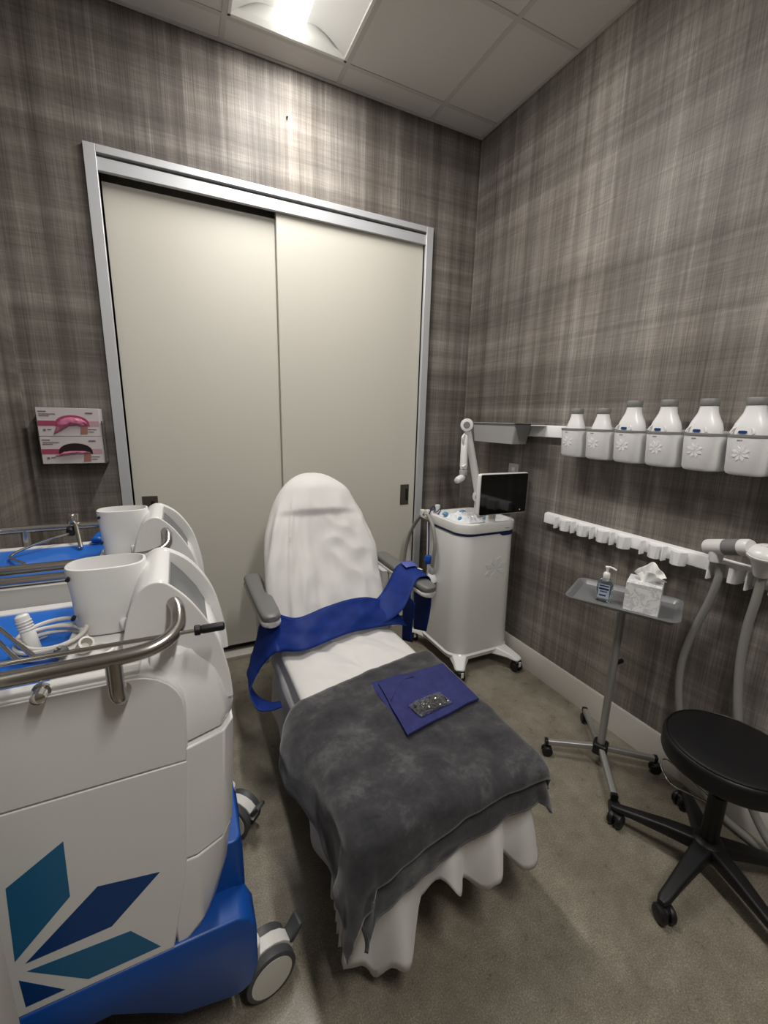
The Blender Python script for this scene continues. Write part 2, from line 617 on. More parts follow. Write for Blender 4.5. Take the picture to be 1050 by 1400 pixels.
def caster(root, px, py, rw, yaw, offset, wheel_w=.030, brake=True, tyre='rubber', house='offwhite'):
    """swivel twin wheel caster below (px,py), wheels trailing along yaw"""
    tx, ty = px + offset * math.cos(yaw), py + offset * math.sin(yaw)
    dx, dy = math.cos(yaw), math.sin(yaw)
    ax, ay = -dy, dx
    b = bm_new()
    cyl(b, (px, py, rw * 1.75), (px, py, rw * 2.6), rw * .42, 16, .003)
    c = obj('caster', b, house, root)
    b = bm_new()
    arc = []
    for k in range(9):
        a = PI * (.05 + .95 * k / 8)
        arc.append((math.cos(a) * rw * 1.12, math.sin(a) * rw * 1.12))
    inn = [(x * .86, z * .86) for x, z in reversed(arc)]
    rings = []
    for s in (-wheel_w * .5, wheel_w * .5):
        rings.append([(tx + dx * x + ax * s, ty + dy * x + ay * s, rw + z * .93) for x, z in arc + inn])
    loft(b, rings)
    obj('wheel_hood', b, house, c, bevel=.002)
    for s in (-1, 1):
        ca = Vector((tx + ax * s * wheel_w * .50, ty + ay * s * wheel_w * .50, rw))
        b = bm_new()
        lathe(b, [(rw * .80, 0), (rw * .97, .002), (rw, .006), (rw, wheel_w * .7), (rw * .96, wheel_w * .75), (rw * .80, wheel_w * .75)], ca, 28, (ax * s, ay * s, 0))
        wv = obj('wheel', b, tyre, c)
        b = bm_new()
        cb = ca + Vector((ax * s, ay * s, 0)) * wheel_w * .70
        lathe(b, [(rw * .82, 0), (rw * .82, wheel_w * .09), (rw * .2, wheel_w * .16)], cb, 28, (ax * s, ay * s, 0))
        obj('wheel_cover', b, 'disc', c)
    if brake:
        q = Vector((tx, ty, rw)) + Vector((dx, dy, 0)) * rw * 1.02
        b = bm_new()
        bx(b, -.006, .050, -.022, .022, -.008, .008)
        xform(b, Matrix.Translation(q + Vector((0, 0, rw * .50))) @ Matrix.Rotation(yaw, 4, 'Z') @ Matrix.Rotation(-.9, 4, 'Y'))
        obj('brake_pedal', b, 'rubber', c, bevel=.005)
    return c

YN, YF, YC = .838, 1.262, 1.05
def machine(label, loc, casters):
    t = thing('treatment_machine', label, 'medical machine', (-.28, YC, 0), group='white and blue rolling treatment machines')
    def side(n=6, off=0.0, z0=.405):
        p = [(-.62, z0), (-.088, z0), (-.05, .60), (-.030, .87), (-.026, .99)]
        for k in range(n + 1):
            a = PI / 2 * k / n
            p.append((-.026 - .085 * (1 - math.cos(a)) - .0 * k, 1.0 + .086 * math.sin(a)))
        p.append((-.62, 1.086))
        return p
    body = obj('body', prism(bm_new(), side(), 'y', YN + .004, YF - .004), 'white', t, bevel=.004)
    # two outer panels on each side, parted by thin gaps
    for ya, yb in ((YN - .001, YN + .004), (YF - .004, YF + .001)):
        p = side()
        lo = clip_poly(p, lambda q: .872 - q[1])
        hi = clip_poly(p, lambda q: q[1] - .877)
        lo = [(max(min(x, x - .003), -.617), z) for x, z in lo]
        hi = [(x - .003, z - .003 if z > 1.0 else z) for x, z in hi]
        lop = obj('lower_side_panel', prism(bm_new(), lo, 'y', ya, yb), 'white', t, bevel=.0015)
        obj('upper_side_panel', prism(bm_new(), hi, 'y', ya, yb), 'white', t, bevel=.0015)
        near = ya < YC
        e = ya - .0006 if near else yb + .0006
        for k, poly in enumerate(petals()):
            q = [(x - .364, z + .520) for x, z in poly]
            q = clip_poly(q, lambda s: s[1] - .424)
            q = clip_poly(q, lambda s: s[0] + .612)
            if len(q) < 3:
                continue
            b = prism(bm_new(), q, 'y', min(e, e + .0012 * (1 if near else -1)), max(e, e + .0012 * (1 if near else -1)))
            obj('emblem_petal', b, 'petal_teal' if k % 2 == 0 else 'petal_navy', lop)
    # front shell: chamfered nose standing proud of the side panels
    def ring(z, xf, hw, ch=.052, xb=-.085):
        y0, y1 = YC - hw, YC + hw
        return [(xb, y0, z), (-.028 if xf > 0 else xf - .05, y0 + .001, z), (xf - .022, y0 + ch * .5, z), (xf, y0 + ch + .012, z),
                (xf, y1 - ch - .012, z), (xf - .022, y1 - ch * .5, z), (-.028 if xf > 0 else xf - .05, y1 - .001, z), (xb, y1, z)]
    b = loft(bm_new(), [ring(.905, .062, .200), ring(.94, .069, .203), ring(1.0, .063, .200, .07), ring(1.05, .053, .190, .085), ring(1.09, .041, .170, .08), ring(1.105, .028, .150, .08)])
    obj('upper_nose', b, 'white2', t, bevel=.006, seg=3)
    b = loft(bm_new(), [ring(.625, .050, .2095), ring(.78, .060, .2095), ring(.90, .066, .2095)])
    obj('middle_nose', b, 'white', t, bevel=.004)
    b = loft(bm_new(), [ring(.392, -.020, .206, .03), ring(.44, .006, .207, .045), ring(.52, .032, .2085), ring(.62, .047, .2085)])
    obj('lower_nose', b, 'white', t, bevel=.004)
    # hood: two arched cheeks with the screen sunk between them
    ap = [(-.134, 0, 1.08), (-.127, 0, 1.135), (-.113, 0, 1.192), (-.097, 0, 1.226), (-.080, 0, 1.242), (-.061, 0, 1.247), (-.040, 0, 1.239), (-.007, 0, 1.204),
          (.022, 0, 1.157), (.042, 0, 1.113), (.056, 0, 1.062), (.0655, 0, 1.01), (.0695, 0, .955)]
    arch = [(p.x, p.z) for p in smooth_path(ap, 5)] + [(.03, .952), (-.02, 1.05)]
    far = [(x + .012 * sstep(-.05, .03, x), z + .010 * sstep(-.06, .0, x) * sstep(1.0, 1.1, z)) for x, z in arch]
    for ya, yb, pr in ((.898, .907, arch), (1.120, 1.148, far)):
        obj('cheek', prism(bm_new(), pr, 'y', ya, yb), 'white2', t, bevel=.003, seg=3, angle=25)
    top = [q for q in arch[:31]] + [(-.040, 1.19), (-.05, 1.08)]
    obj('hood', prism(bm_new(), top, 'y', .908, 1.128), 'white2', t, bevel=.002)
    scr = [(-.040, 1.216), (-.015, 1.186), (.012, 1.146), (.030, 1.106), (.03, 1.07), (-.045, 1.07)]
    obj('screen', prism(bm_new(), scr, 'y', .909, 1.127), 'hoodscreen', t)
    # worktop lip and blue liner
    b = bm_new()
    for (x0, x1, y0, y1) in ((-.62, -.10, YN + .012, YN + .036), (-.62, -.10, YF - .036, YF - .006), (-.62, -.575, YN + .036, YF - .036), (-.245, -.10, YN + .036, YF - .036)):
        bx(b, x0, x1, y0, y1, 1.080, 1.095)
    obj('worktop', b, 'white', t, bevel=.004)
    obj('blue_liner', bx(bm_new(), -.575, -.245, YN + .036, YF - .036, 1.084, 1.090), 'bluetray', t)
    # canister socket
    def oval(z, w, d, cx=-.163, cy=1.062, n=32, p=2.7):
        r = []
        for k in range(n):
            a = 2 * PI * k / n
            ca, sa = math.cos(a), math.sin(a)
            r.append((cx + w / 2 * abs(ca) ** (2 / p) * (1 if ca >= 0 else -1), cy + d / 2 * abs(sa) ** (2 / p) * (1 if sa >= 0 else -1), z))
        return r
    b = loft(bm_new(), [oval(1.099, .128, .088), oval(1.104, .134, .094), oval(1.18, .142, .100), oval(1.243, .152, .106), oval(1.250, .150, .104), oval(1.251, .140, .094), oval(1.243, .136, .090), oval(1.125, .118, .078)], True, True)
    can = obj('canister', b, 'white2', t)
    for (x, z) in ((-.092, 1.224), (-.228, 1.232), (-.228, 1.145)):
        obj('screw', cyl(bm_new(), (x, 1.062 - .034, z), (x, 1.062 - .046, z), .0042, 10), 'black', can)
    b = prism(bm_new(), [(-.146, 1.130), (-.104, 1.137), (-.107, 1.108), (-.142, 1.106)], 'y', 1.005, 1.022)
    obj('finger_notch', b, 'white2', can, bevel=.004)
    # handrails: one bent tube round the back, ends turned up into the cheeks
    pts = [(-.033, .900, 1.200), (-.026, .872, 1.190), (-.030, .838, 1.170), (-.060, .812, 1.157), (-.12, .803, 1.151), (-.29, .803, 1.149), (-.50, .803, 1.149),
           (-.585, .815, 1.149), (-.625, .86, 1.149), (-.632, .95, 1.149), (-.632, 1.16, 1.149), (-.625, 1.24, 1.149), (-.585, 1.285, 1.149),
           (-.50, 1.297, 1.149), (-.29, 1.297, 1.149), (-.12, 1.297, 1.151), (-.060, 1.288, 1.157), (-.030, 1.262, 1.170), (-.026, 1.19, 1.190), (-.033, 1.145, 1.200)]
    rail = obj('handrail', tube(bm_new(), pts, .0135, 14, 7), 'steel', t)
    for y, sg in ((.803, 1), (1.297, -1)):
        for x in (-.132, -.50):
            b = tube(bm_new(), [(x, y, 1.147), (x, y, 1.115), (x, y, 1.085), (x + .002, y + sg * .006, 1.070), (x + .004, y + sg * .020, 1.066), (x + .005, y + sg * .036, 1.068)], .0135, 12, 5)
            obj('rail_post', b, 'steel', rail)
        b = bm_new()
        lathe(b, [(.0145, 0), (.0145, .006), (.011, .010), (.011, .028), (.006, .031)], (-.245, y + sg * .033, 1.100), 16, (0, -sg, 0))
        obj('rail_bolt', b, 'chrome', rail)
    # blue undercarriage
    def base_prof(k, ins=0.0):
        fx = [(.046, .165), (.070, .180), (.086, .235), (.0865, .350), (.072, .389), (.046, .403)]
        mx = [(.036, .165), (.050, .180), (.060, .235), (.0605, .340), (.052, .375), (.036, .403)]
        fr = [(m[0] + (f[0] - m[0]) * k, m[1] + (f[1] - m[1]) * k) for f, m in zip(fx, mx)]
        p = [(-.62, .403), (-.62, .16), (-.47, .16), (-.43, .24), (-.36, .29), (-.22, .295), (-.15, .245), (-.09, .195), (.02, .165)] + fr
        return [(x - (ins if x > .03 else 0), z + (ins if z < .3 else -ins)) for x, z in p]
    rings = []
    for y, k, ins in ((YN - .003, 1, .006), (YN - .001, 1, .002), (YN + .005, 1, 0), (.918, 1, 0), (.940, .55, 0), (.955, 0, 0), (1.145, 0, 0), (1.16, .55, 0), (1.182, 1, 0), (YF - .005, 1, 0), (YF + .001, 1, .002), (YF + .003, 1, .006)):
        rings.append([(x, y, z) for x, z in base_prof(k, ins)])
    base = obj('base', loft(bm_new(), rings), 'blue', t, angle=50)
    b = loft(bm_new(), [[(x, y, z) for x, y in rrect(.02, YC, w, .27, .02, 3)] for z, w in ((.25, .100), (.40, .106), (.50, .104), (.54, .096))])
    obj('nose_fairing', b, 'blue', t, bevel=.004)
    for (x, y, yaw, off, pd) in casters:
        caster(t, x, y, .070, yaw, off, .036, pd)
    t.location = Vector(t.location) + Vector(loc)
    return t
m1 = machine('nearest white and blue treatment machine, showing its big blue petal emblem', (0, 0, 0),
             ((.072, .925, .20, .045, 1), (.050, 1.19, 2.9, .035, 0), (-.52, .925, 2.8, .03, 0), (-.52, 1.18, 2.8, .03, 0)))
m2 = machine('white and blue treatment machine farther back, mostly hidden behind the nearest machine', (-.028, .600, 0),
             ((.100, .872, -.75, .045, 1), (.050, 1.19, 2.9, .035, 0), (-.52, .925, 2.8, .03, 0), (-.52, 1.18, 2.8, .03, 0)))

# loose things on the worktops
b = bm_new()
pts = []
for k in range(4 * 16 + 6):
    a = 2 * PI * k / 16 + 2.0
    r = .054 + .006 * math.sin(k * .23)
    pts.append((-.266 + r * math.cos(a), 1.012 + r * 1.05 * math.sin(a), 1.098 + .0066 * k / 16 + .003 * math.sin(a * 1.5)))
t = thing('coiled_cable', 'cream cable coiled on the blue tray of the nearest machine', 'cable', (-.266, 1.012, 1.09))
obj('cord', tube(b, pts, .0042, 8, 2), 'cable', t)
b = bm_new()
P0, P1 = Vector((-.292, .995, 1.100)), Vector((-.308, 1.008, 1.172))
lathe(b, [(.010, 0), (.0125, .004), (.0125, .05), (.010, .056), (.012, .060), (.012, .074), (.008, .078)], P0, 14, P1 - P0)
plug = obj('plug', b, 'white2', t)
b = bm_new()
for k in range(4):
    c = P0.lerp(P1, .60 + .08 * k)
    lathe(b, [(.0132, -.0016), (.0138, 0), (.0132, .0016)], c, 14, P1 - P0)
obj('plug_rib', b, 'offwhite', plug)
t = thing('cable_coupler', 'dark grey cable end lying beside the cream coil', 'cable', (-.238, .955, 1.1))
b = bm_new()
lathe(b, [(.006, 0), (.0125, .003), (.0125, .010), (.006, .013)], (-.240, .948, 1.106), 20, (.3, -.6, .75))
obj('cap', b, 'rubber', t)
b = bm_new()
cyl(b, (-.243, .957, 1.1075), (-.238, .941, 1.1245), .0028, 10)
cyl(b, (-.250, .955, 1.1055), (-.245, .942, 1.1205), .0022, 10)
obj('pin', b, 'chrome', t)
t = thing('cable_socket', 'short cream tube end with a dark mouth beside the nearest machine canister', 'cable', (-.20, .95, 1.1))
b = bm_new()
lathe(b, [(.010, 0), (.013, .002), (.014, .026), (.010, .027), (.009, .008)], (-.205, .955, 1.106), 18, (.35, -.5, .6))
obj('tube_end', b, 'cable', t)
obj('loop', tube(bm_new(), [(-.20, .95, 1.105), (-.185, .965, 1.105), (-.165, .955, 1.106), (-.150, .93, 1.106), (-.165, .915, 1.105), (-.185, .92, 1.105)], .004, 8, 5), 'cable', t)
b = bm_new()
cyl(b, (-.30, .822, 1.168), (.004, .825, 1.166), .0042, 10)
t = thing('lever_tool', 'thin metal rod with a black grip resting on the rail of the nearest machine', 'tool', (-.14, .824, 1.16))
obj('rod', b, 'chrome', t)
b = bm_new()
lathe(b, [(.008, 0), (.010, .002), (.010, .010), (.0075, .012), (.0085, .016), (.0085, .052), (.006, .055)], (.000, .825, 1.166), 16, (1, .01, -.01))
obj('grip', b, 'black', t)
t = thing('rod_pair', 'two slim chrome rods leaning inside the rail of the nearest machine, at the left edge', 'tool', (-.36, .9, 1.09))
for k in range(2):
    b = bm_new()
    cyl(b, (-.243 - .024 * k, .826, 1.166), (-.375 + .012 * k, 1.06 - .05 * k, 1.150), .0042, 10)
    obj('rod', b, 'chrome', t)
t = thing('shower_bracket', 'grey metal clamp and bent bar on the rail of the farther machine', 'clamp', (-.355, 1.9, 1.1))
b = bm_new()
lathe(b, [(.018, 0), (.019, .003), (.019, .036), (.016, .040), (.010, .041)], (-.385, 1.905, 1.155), 18, (.05, 0, 1))
obj('clamp_head', b, 'steel', t)
obj('bar', tube(bm_new(), [(-.380, 1.897, 1.165), (-.368, 1.86, 1.155), (-.352, 1.80, 1.125), (-.340, 1.755, 1.098)], .007, 10, 5), 'steel', t)
b = bm_new()
lathe(b, [(.006, 0), (.015, .004), (.015, .03), (.006, .034)], (-.392, 1.88, 1.120), 14, (.3, -.3, 1))
obj('knob', b, 'black', t)
b = tube(bm_new(), [(-.385, 1.875, 1.13), (-.43, 1.83, 1.125), (-.49, 1.77, 1.115), (-.525, 1.72, 1.103), (-.50, 1.66, 1.105), (-.46, 1.60, 1.106), (-.48, 1.555, 1.108), (-.53, 1.54, 1.11), (-.56, 1.56, 1.107)], .0045, 8, 6)
tag(obj('grey_cable', b, 'steel'), 'thin grey cable running over the blue tray of the farther machine', 'cable')
b = bm_new()
for k, (x, y, z, r) in enumerate(((-.285, 1.855, 1.108, .026), (-.268, 1.835, 1.112, .022), (-.300, 1.83, 1.106, .018))):
    bmesh.ops.create_icosphere(b, subdivisions=3, radius=r, matrix=Matrix.Translation((x, y, z)) @ Matrix.Diagonal((1.3, 1, .72, 1)))
for v in b.verts:
    v.co += Vector((0, 0, 1)) * .006 * nz(*v.co, 40)
    v.co.z = max(v.co.z, 1.0905)
tag(obj('blue_cloth', b, 'bluetray'), 'crumpled blue cloth beside the farther machine canister', 'cloth')

# ------------------------------------------------------------------ treatment chair
CX = .655
ch = thing('treatment_chair', 'reclined treatment chair with grey arm pads under white covers', 'chair', (CX, 1.6, 0))
b = rbox(bm_new(), CX, 1.42, .50, .95, .03, .34, .06, .01)
obj('base', b, 'offwhite', ch)
b = rbox(bm_new(), CX, 1.35, .58, 1.10, .34, .495, .05, .02)
obj('seat', b, 'offwhite', ch)
b = bm_new()
def back_c(tt):
    """centre line of the backrest from the seat to the crown"""
    return Vector((CX + .012 * tt, 1.885 + .465 * tt, .46 + .80 * tt))
axis_v = (back_c(1) - back_c(0)).normalized()
nrm_v = Vector((0, -axis_v.z, axis_v.y))        # towards the sitter
obj('backrest', loft(b, [[back_c(tt) - nrm_v * .06 + Vector((x, 0, 0)) + nrm_v * y for x, y in rrect(0, 0, w * 2, .08, .035)] for tt, w in ((0, .24), (.5, .23), (.8, .17), (.93, .09))]), 'offwhite', ch)
def armrest(xf, yf, zf, xr, yr, zr, inner):
    f, r = Vector((xf, yf, zf)), Vector((xr, yr, zr))
    ax = (f - r).normalized()
    sd = ax.cross(Vector((0, 0, 1))).normalized()
    up = sd.cross(ax)
    def prof(s, h0, h1, k):
        return [(math.cos(a) * s, h0 if math.sin(a) < 0 else h0) for a in ()]
    L = (f - r).length
    def section(w, zb, zt, n=16):
        pts = []
        for k in range(n):
            a = 2 * PI * k / n
            c, s = math.cos(a), math.sin(a)
            pts.append((w * abs(c) ** .55 * (1 if c >= 0 else -1), (zt if s >= 0 else zb) * abs(s) ** .7 * (1 if s >= 0 else -1) if s >= 0 else -abs(zb) * abs(s) ** .4))
        return pts
    stations = [(0, .35), (.02, .75), (.06, .95), (.3, 1), (.6, 1.02), (.85, 1), (.95, .92), (.985, .7), (1, .35)]
    b = loft(bm_new(), [[r + ax * (L * s) + sd * x + up * z for x, z in section(.046 * k, .014, .020 * (k ** .6))] for s, k in stations])
    a = obj('armrest', b, 'padshell', ch) if False else None
    b2 = loft(bm_new(), [[r + ax * (L * s + .004 * 0) + sd * x + up * (z - .030) for x, z in section(.048 * k, .012, .016)] for s, k in stations])
    shell = obj('arm_shell', b2, 'padshell', ch)
    pad = obj('arm_pad', b, 'padgrey', ch)
    b3 = loft(bm_new(), [[(x, y, z) for x, y in rrect((xr + inner) / 2 + (xr - inner) * .22, yr - .14, .05, .12, .015, 3)] for z in (.30, (zf + zr) / 2 - .03)])
    obj('arm_bracket', b3, 'padshell', ch)
armrest(.318, 1.765, .690, .300, 2.26, .722, .40)
armrest(1.112, 1.715, .722, 1.085, 2.30, .742, .93)

# jersey cover over the backrest
def cover_ring(tt, n=180):
    c = back_c(tt)
    w = .315 - .02 * tt - .012 * math.sin(PI * min(tt / .5, 1))
    if tt > .42:
        q = (tt - .42) / .58
        w *= math.sqrt(max(1 - (q ** 2.3) * .985, .0))
    dpt = .075 * (1 if tt < .85 else math.sqrt(max(1 - ((tt - .85) / .15) ** 2, .02)))
    out = []
    for k in range(n):
        a = 2 * PI * k / n
        ca, sa = math.cos(a), math.sin(a)
        x = w * abs(ca) ** .75 * (1 if ca >= 0 else -1)
        y = dpt * abs(sa) ** .8 * (1 if sa >= 0 else -1)
        p = c + Vector((x, 0, 0)) + nrm_v * (y - .01)
        # long fanned tension folds running from the crown to the seat, stronger on the left flank
        fan = x / (.30 + .45 * (1 - tt))
        left = sstep(.05, -.6, x / .3)
        rid = 1 - 2.4 * abs(nz(fan * 6.0 + .6, tt * .9, 2.0))
        rid2 = 1 - 2.4 * abs(nz(fan * 13.0, tt * 1.6, 7.7))
        dome = 1 - sstep(.62, .88, tt)
        f = (.30 + 1.0 * left) * (.017 * rid + .008 * rid2) * dome
        f += .010 * nz(fan * 9.0, tt * 1.3, 2.0) * dome + .006 * nz(x * 9 - tt * 5, tt * 7, 4.4)
        f += .007 * (1 - 2.4 * abs(nz(x * 8 + tt * 6, tt * 5 - x * 6, 5.5))) * dome * (1 - left)
        f += .008 * sstep(.25, 0, tt) * nz(x * 22, tt * 9, 1.2)
        p += nrm_v * f * (1 if sa > -.2 else .3) + Vector((ca, 0, 0)) * f * .7
        out.append(p)
    return out
b = loft(bm_new(), [cover_ring(k / 90) for k in range(91)], True, True)
for v in b.verts:            # horizontal seam where the head cushion sits
    tt = (v.co - back_c(0)).dot(axis_v) / (back_c(1) - back_c(0)).length
    if tt > .70:
        q = sstep(.70, .74, tt) * (1 - sstep(.86, .99, tt)) * max(0, 1 - (abs(v.co.x - CX) / .24) ** 2)
        v.co += nrm_v * .024 * q
tag(obj('backrest_cover', b, 'sheet', angle=80), 'white stretchy fitted cover pulled over the tall chair back', 'chair cover')

# loose white sheet over the seat, hanging to the floor round the foot
def seat_top(y):
    return .530 - .012 * sstep(1.5, 1.9, y) - .006 * sstep(1.0, .75, y)
def outline(n, x0, x1, y0, y1, r):
    """rounded rectangle as a closed loop sampled by arc length, with outward normals"""
    segs = []
    for k, (cx, cy) in enumerate(((x1 - r, y1 - r), (x0 + r, y1 - r), (x0 + r, y0 + r), (x1 - r, y0 + r))):
        for i in range(13):
            a = PI / 2 * (k + i / 12)
            segs.append((Vector((cx + r * math.cos(a), cy + r * math.sin(a))), Vector((math.cos(a), math.sin(a)))))
    segs.append(segs[0])
    Ls = [0]
    for a, c in zip(segs[:-1], segs[1:]):
        Ls.append(Ls[-1] + (c[0] - a[0]).length)
    out = []
    j = 0
    for k in range(n):
        s = Ls[-1] * k / n
        while Ls[j + 1] < s:
            j += 1
        f = (s - Ls[j]) / max(Ls[j + 1] - Ls[j], 1e-9)
        out.append((segs[j][0].lerp(segs[j + 1][0], f), segs[j][1].lerp(segs[j + 1][1], f).normalized(), s))
    return out
SX0, SX1, SY0, SY1 = .350, .918, .785, 1.93
OL = outline(420, SX0, SX1, SY0, SY1, .05)
def hem_z(p):
    z = .125
    if p.y < .90:                                  # foot end: uneven scallops
        K = ((.30, .24), (.345, .12), (.385, .045), (.425, .13), (.50, .12), (.53, .25), (.57, .33), (.63, .27), (.72, .205), (.75, .25), (.80, .27), (.87, .21), (.95, .24))
        for (xa, za), (xb, zb_) in zip(K[:-1], K[1:]):
            if xa <= p.x <= xb:
                z = za + (zb_ - za) * sstep(xa, xb, p.x)
        z = z * sstep(.90, .84, p.y) + .14 * (1 - sstep(.90, .84, p.y))
    if p.y > 1.0:
        z = .13 + .02 * nz(p.x * 4, p.y * 4, 1)
    return z
rings = []
for lv in range(15):
    q = lv / 14
    ring = []
    for p, nn, s in OL:
        hz = hem_z(p)
        top = seat_top(p.y) - .022
        z = hz + (top - hz) * q
        low = (1 - q) ** 1.1
        foot = sstep(1.0, .8, p.y)
        out = low * (.016 + foot * .014) + low * (.010 + .024 * foot) * math.sin(s * (24 + 22 * foot) + 1.1 * math.sin(s * 5)) + .010 * low * nz(s * 7, q * 2, 3)
        left = sstep(.5, .36, p.x) * sstep(.9, 1.2, p.y)
        out += left * (.022 * math.exp(-((z - .42) / .03) ** 2) - .012 * math.exp(-((z - .36) / .03) ** 2) + .012 * low)
        ring.append((p.x + nn.x * out, p.y + nn.y * out, z))
    rings.append(ring)
for ins, dz in ((-.004, .010), (.006, .019), (.022, .025)):
    ring = []
    for p, nn, s in OL:
        ring.append((p.x - nn.x * ins, p.y - nn.y * ins, seat_top(p.y) - .025 + dz))
    rings.append(ring)
for k in range(1, 15):
    f = k / 15
    ring = []
    for p, nn, s in OL:
        c = Vector((CX, min(max(p.y, SY0 + .30), SY1 - .30)))
        q2 = (p - nn * .022).lerp(c, f)
        x, y = q2
        e = min(1, f * 4) 
        wv = .013 * nz(x * 9 + y * 7, y * 2.2 - x * 3, 2.5) + .008 * nz(x * 20 + y * 13, y * 4 - x * 6, 6)
        wv += .020 * (.5 - 2.2 * abs(nz(x * 7.5 + y * 2.5, y * 2.6 - x * 2, 8.8))) * sstep(1.0, .6, x)
        wv += .007 * max(0, math.sin(x * 34 + y * 21 + 3 * nz(x * 4, y * 4, 0))) * sstep(1.85, 1.6, y) * sstep(.95, .5, x)
        lump = .022 * sstep(1.35, 1.75, y) * sstep(.0, .5, f)
        ring.append((x, y, seat_top(y) + e * wv * .9 + lump * .3 + .006 * e))
    rings.append(ring)
b = loft(bm_new(), rings, False, True)
tag(obj('bed_sheet', b, 'sheet', angle=80, solid=.002), 'white sheet hanging in folds over the chair seat and foot end', 'sheet')

# charcoal blanket, laid askew so that its near left corner hangs lowest
BX0, BX1, BFR = SX0 - .035, SX1 + .030, SY0 - .015
def drape(X, Y, zt, extra=0.0):
    """unfolded cloth point -> point on or beside the seat"""
    r = .045
    dxl, dxr, dyf = max(0, BX0 + r - X), max(0, X - (BX1 - r)), max(0, BFR + r - Y)
    bx_ = min(max(X, BX0 + r), BX1 - r)
    puff = .062 * math.exp(-((Y - 1.20) / .16) ** 2)
    by_ = max(Y, BFR + r)
    sx = -dxl if dxl > 0 else dxr
    d = math.hypot(sx, dyf)
    h, dz = 0.0, 0.0
    if d > 0:
        if d < r * PI / 2:
            h, dz = r * math.sin(d / r), r * (1 - math.cos(d / r))
        else:
            h, dz = r + (d - r * PI / 2) * .10, r + (d - r * PI / 2) * .985
        ux, uy = sx / d, -dyf / d
    else:
        ux = uy = 0
    fold = min(dxl, dyf) if dxl > 0 else min(dxr, dyf)
    h += fold * .20 + extra + (puff * sstep(0, .12, dxl) if dxl > 0 else 0)
    x, y, z = bx_ + ux * h, by_ + uy * h, zt - dz
    return Vector((x, y, z))
def blanket_layer(bm, FL, FR, BL, BR, zo, extra, seed, nu=90, nv=90):
    def fn(u, v):
        X = (FL[0] * (1 - u) + FR[0] * u) * (1 - v) + (BL[0] * (1 - u) + BR[0] * u) * v
        Y = (FL[1] * (1 - u) + FR[1] * u) * (1 - v) + (BL[1] * (1 - u) + BR[1] * u) * v
        Y += .018 * math.sin(u * PI) * v + .060 * math.sin(u * PI) * (1 - v) ** 2 + .010 * nz(u * 3, 0, seed) * (1 - v)
        w = .010 * nz(X * 6, Y * 6, seed) + .006 * nz(X * 15 + 3, Y * 15, seed + 4)
        w += .008 * nz(X * 5 - Y * 8, X * 3 + Y * 3, seed + 9)
        edge = sstep(.0, .03, v) * sstep(1, .985, v)
        p = drape(X, Y, zo + .006 + abs(w) * 1.0, extra)
        side = max(0, BX0 - X, BFR - Y)
        if side > 0:
            k = .016 * nz(X * 11, Y * 11, seed + 2) * min(1, side * 9)
            p.x -= k if X < BX0 else 0
            p.y -= abs(k) + .010 * sstep(0, .1, side) if Y < BFR else 0
        if v > .97:
            p.z -= .010 * (v - .97) / .03
        return p
    return grid(bm, fn, nu, nv)
zb = .557
b = blanket_layer(bm_new(), (.150, .585), (1.045, .745), (.185, 1.310), (1.06, 1.490), zb, .014, 2.0)
b = blanket_layer(b, (.250, .53), (1.03, .675), (.225, 1.295), (1.04, 1.475), zb - .014, .002, 12.0)
tag(obj('blanket', b, 'plush', angle=80, solid=.010), 'charcoal grey plush blanket spread askew over the foot of the chair', 'blanket')

# folded gown and packet on the blanket
t = thing('folded_gown', 'folded indigo disposable gown lying on the charcoal blanket', 'gown', (.76, 1.18, .57))
def pad(bm, quad, z0, th, seed, n=18, droop=.012):
    a, bq, c, dq = [Vector(q) for q in quad]
    top = [[None] * (n + 1) for _ in range(n + 1)]
    def P(u, v, s):
        p = a.lerp(bq, u).lerp(dq.lerp(c, u), v)
        e = min(u, 1 - u, v, 1 - v)
        r = min(1, e / .03)
        z = z0 + (th * (.65 + .35 * r) if s else 0) + .006 * nz(p.x * 11, p.y * 11, seed) - droop * max(0, (abs(u - .5) - .2)) 
        return (p.x, p.y, z)
    T = [[bm.verts.new(P(i / n, j / n, 1)) for j in range(n + 1)] for i in range(n + 1)]
    B = [[bm.verts.new(P(i / n, j / n, 0)) for j in range(n + 1)] for i in range(n + 1)]
    for i in range(n):
        for j in range(n):
            bm.faces.new((T[i][j], T[i + 1][j], T[i + 1][j + 1], T[i][j + 1]))
            bm.faces.new((B[i][j], B[i][j + 1], B[i + 1][j + 1], B[i + 1][j]))
    for k in range(n):
        bm.faces.new((T[k][0], B[k][0], B[k + 1][0], T[k + 1][0]))
        bm.faces.new((T[k][n], T[k + 1][n], B[k + 1][n], B[k][n]))
        bm.faces.new((T[0][k], T[0][k + 1], B[0][k + 1], B[0][k]))
        bm.faces.new((T[n][k], B[n][k], B[n][k + 1], T[n][k + 1]))
    return bm
gz = .568
b = pad(bm_new(), ((.600, 1.330), (.900, 1.322), (.918, 1.082), (.598, 1.030)), gz, .011, 1)
obj('lower_fold', b, 'gown', t, angle=60)
b = pad(bm_new(), ((.622, 1.300), (.925, 1.315), (.922, 1.072), (.594, 1.016)), gz + .011, .012, 3)
top_f = obj('upper_fold', b, 'gown', t, angle=60)
b = tube(bm_new(), [(.617, 1.182, gz + .0225), (.668, 1.232, gz + .0240), (.715, 1.268, gz + .0242), (.76, 1.272, gz + .0240)], .0016, 6, 5)
obj('crease', b, 'gown', top_f)
t = thing('plastic_packet', 'small clear crinkled packet with black contents on the folded gown', 'packet', (.73, 1.10, gz + .02))
b = bm_new()
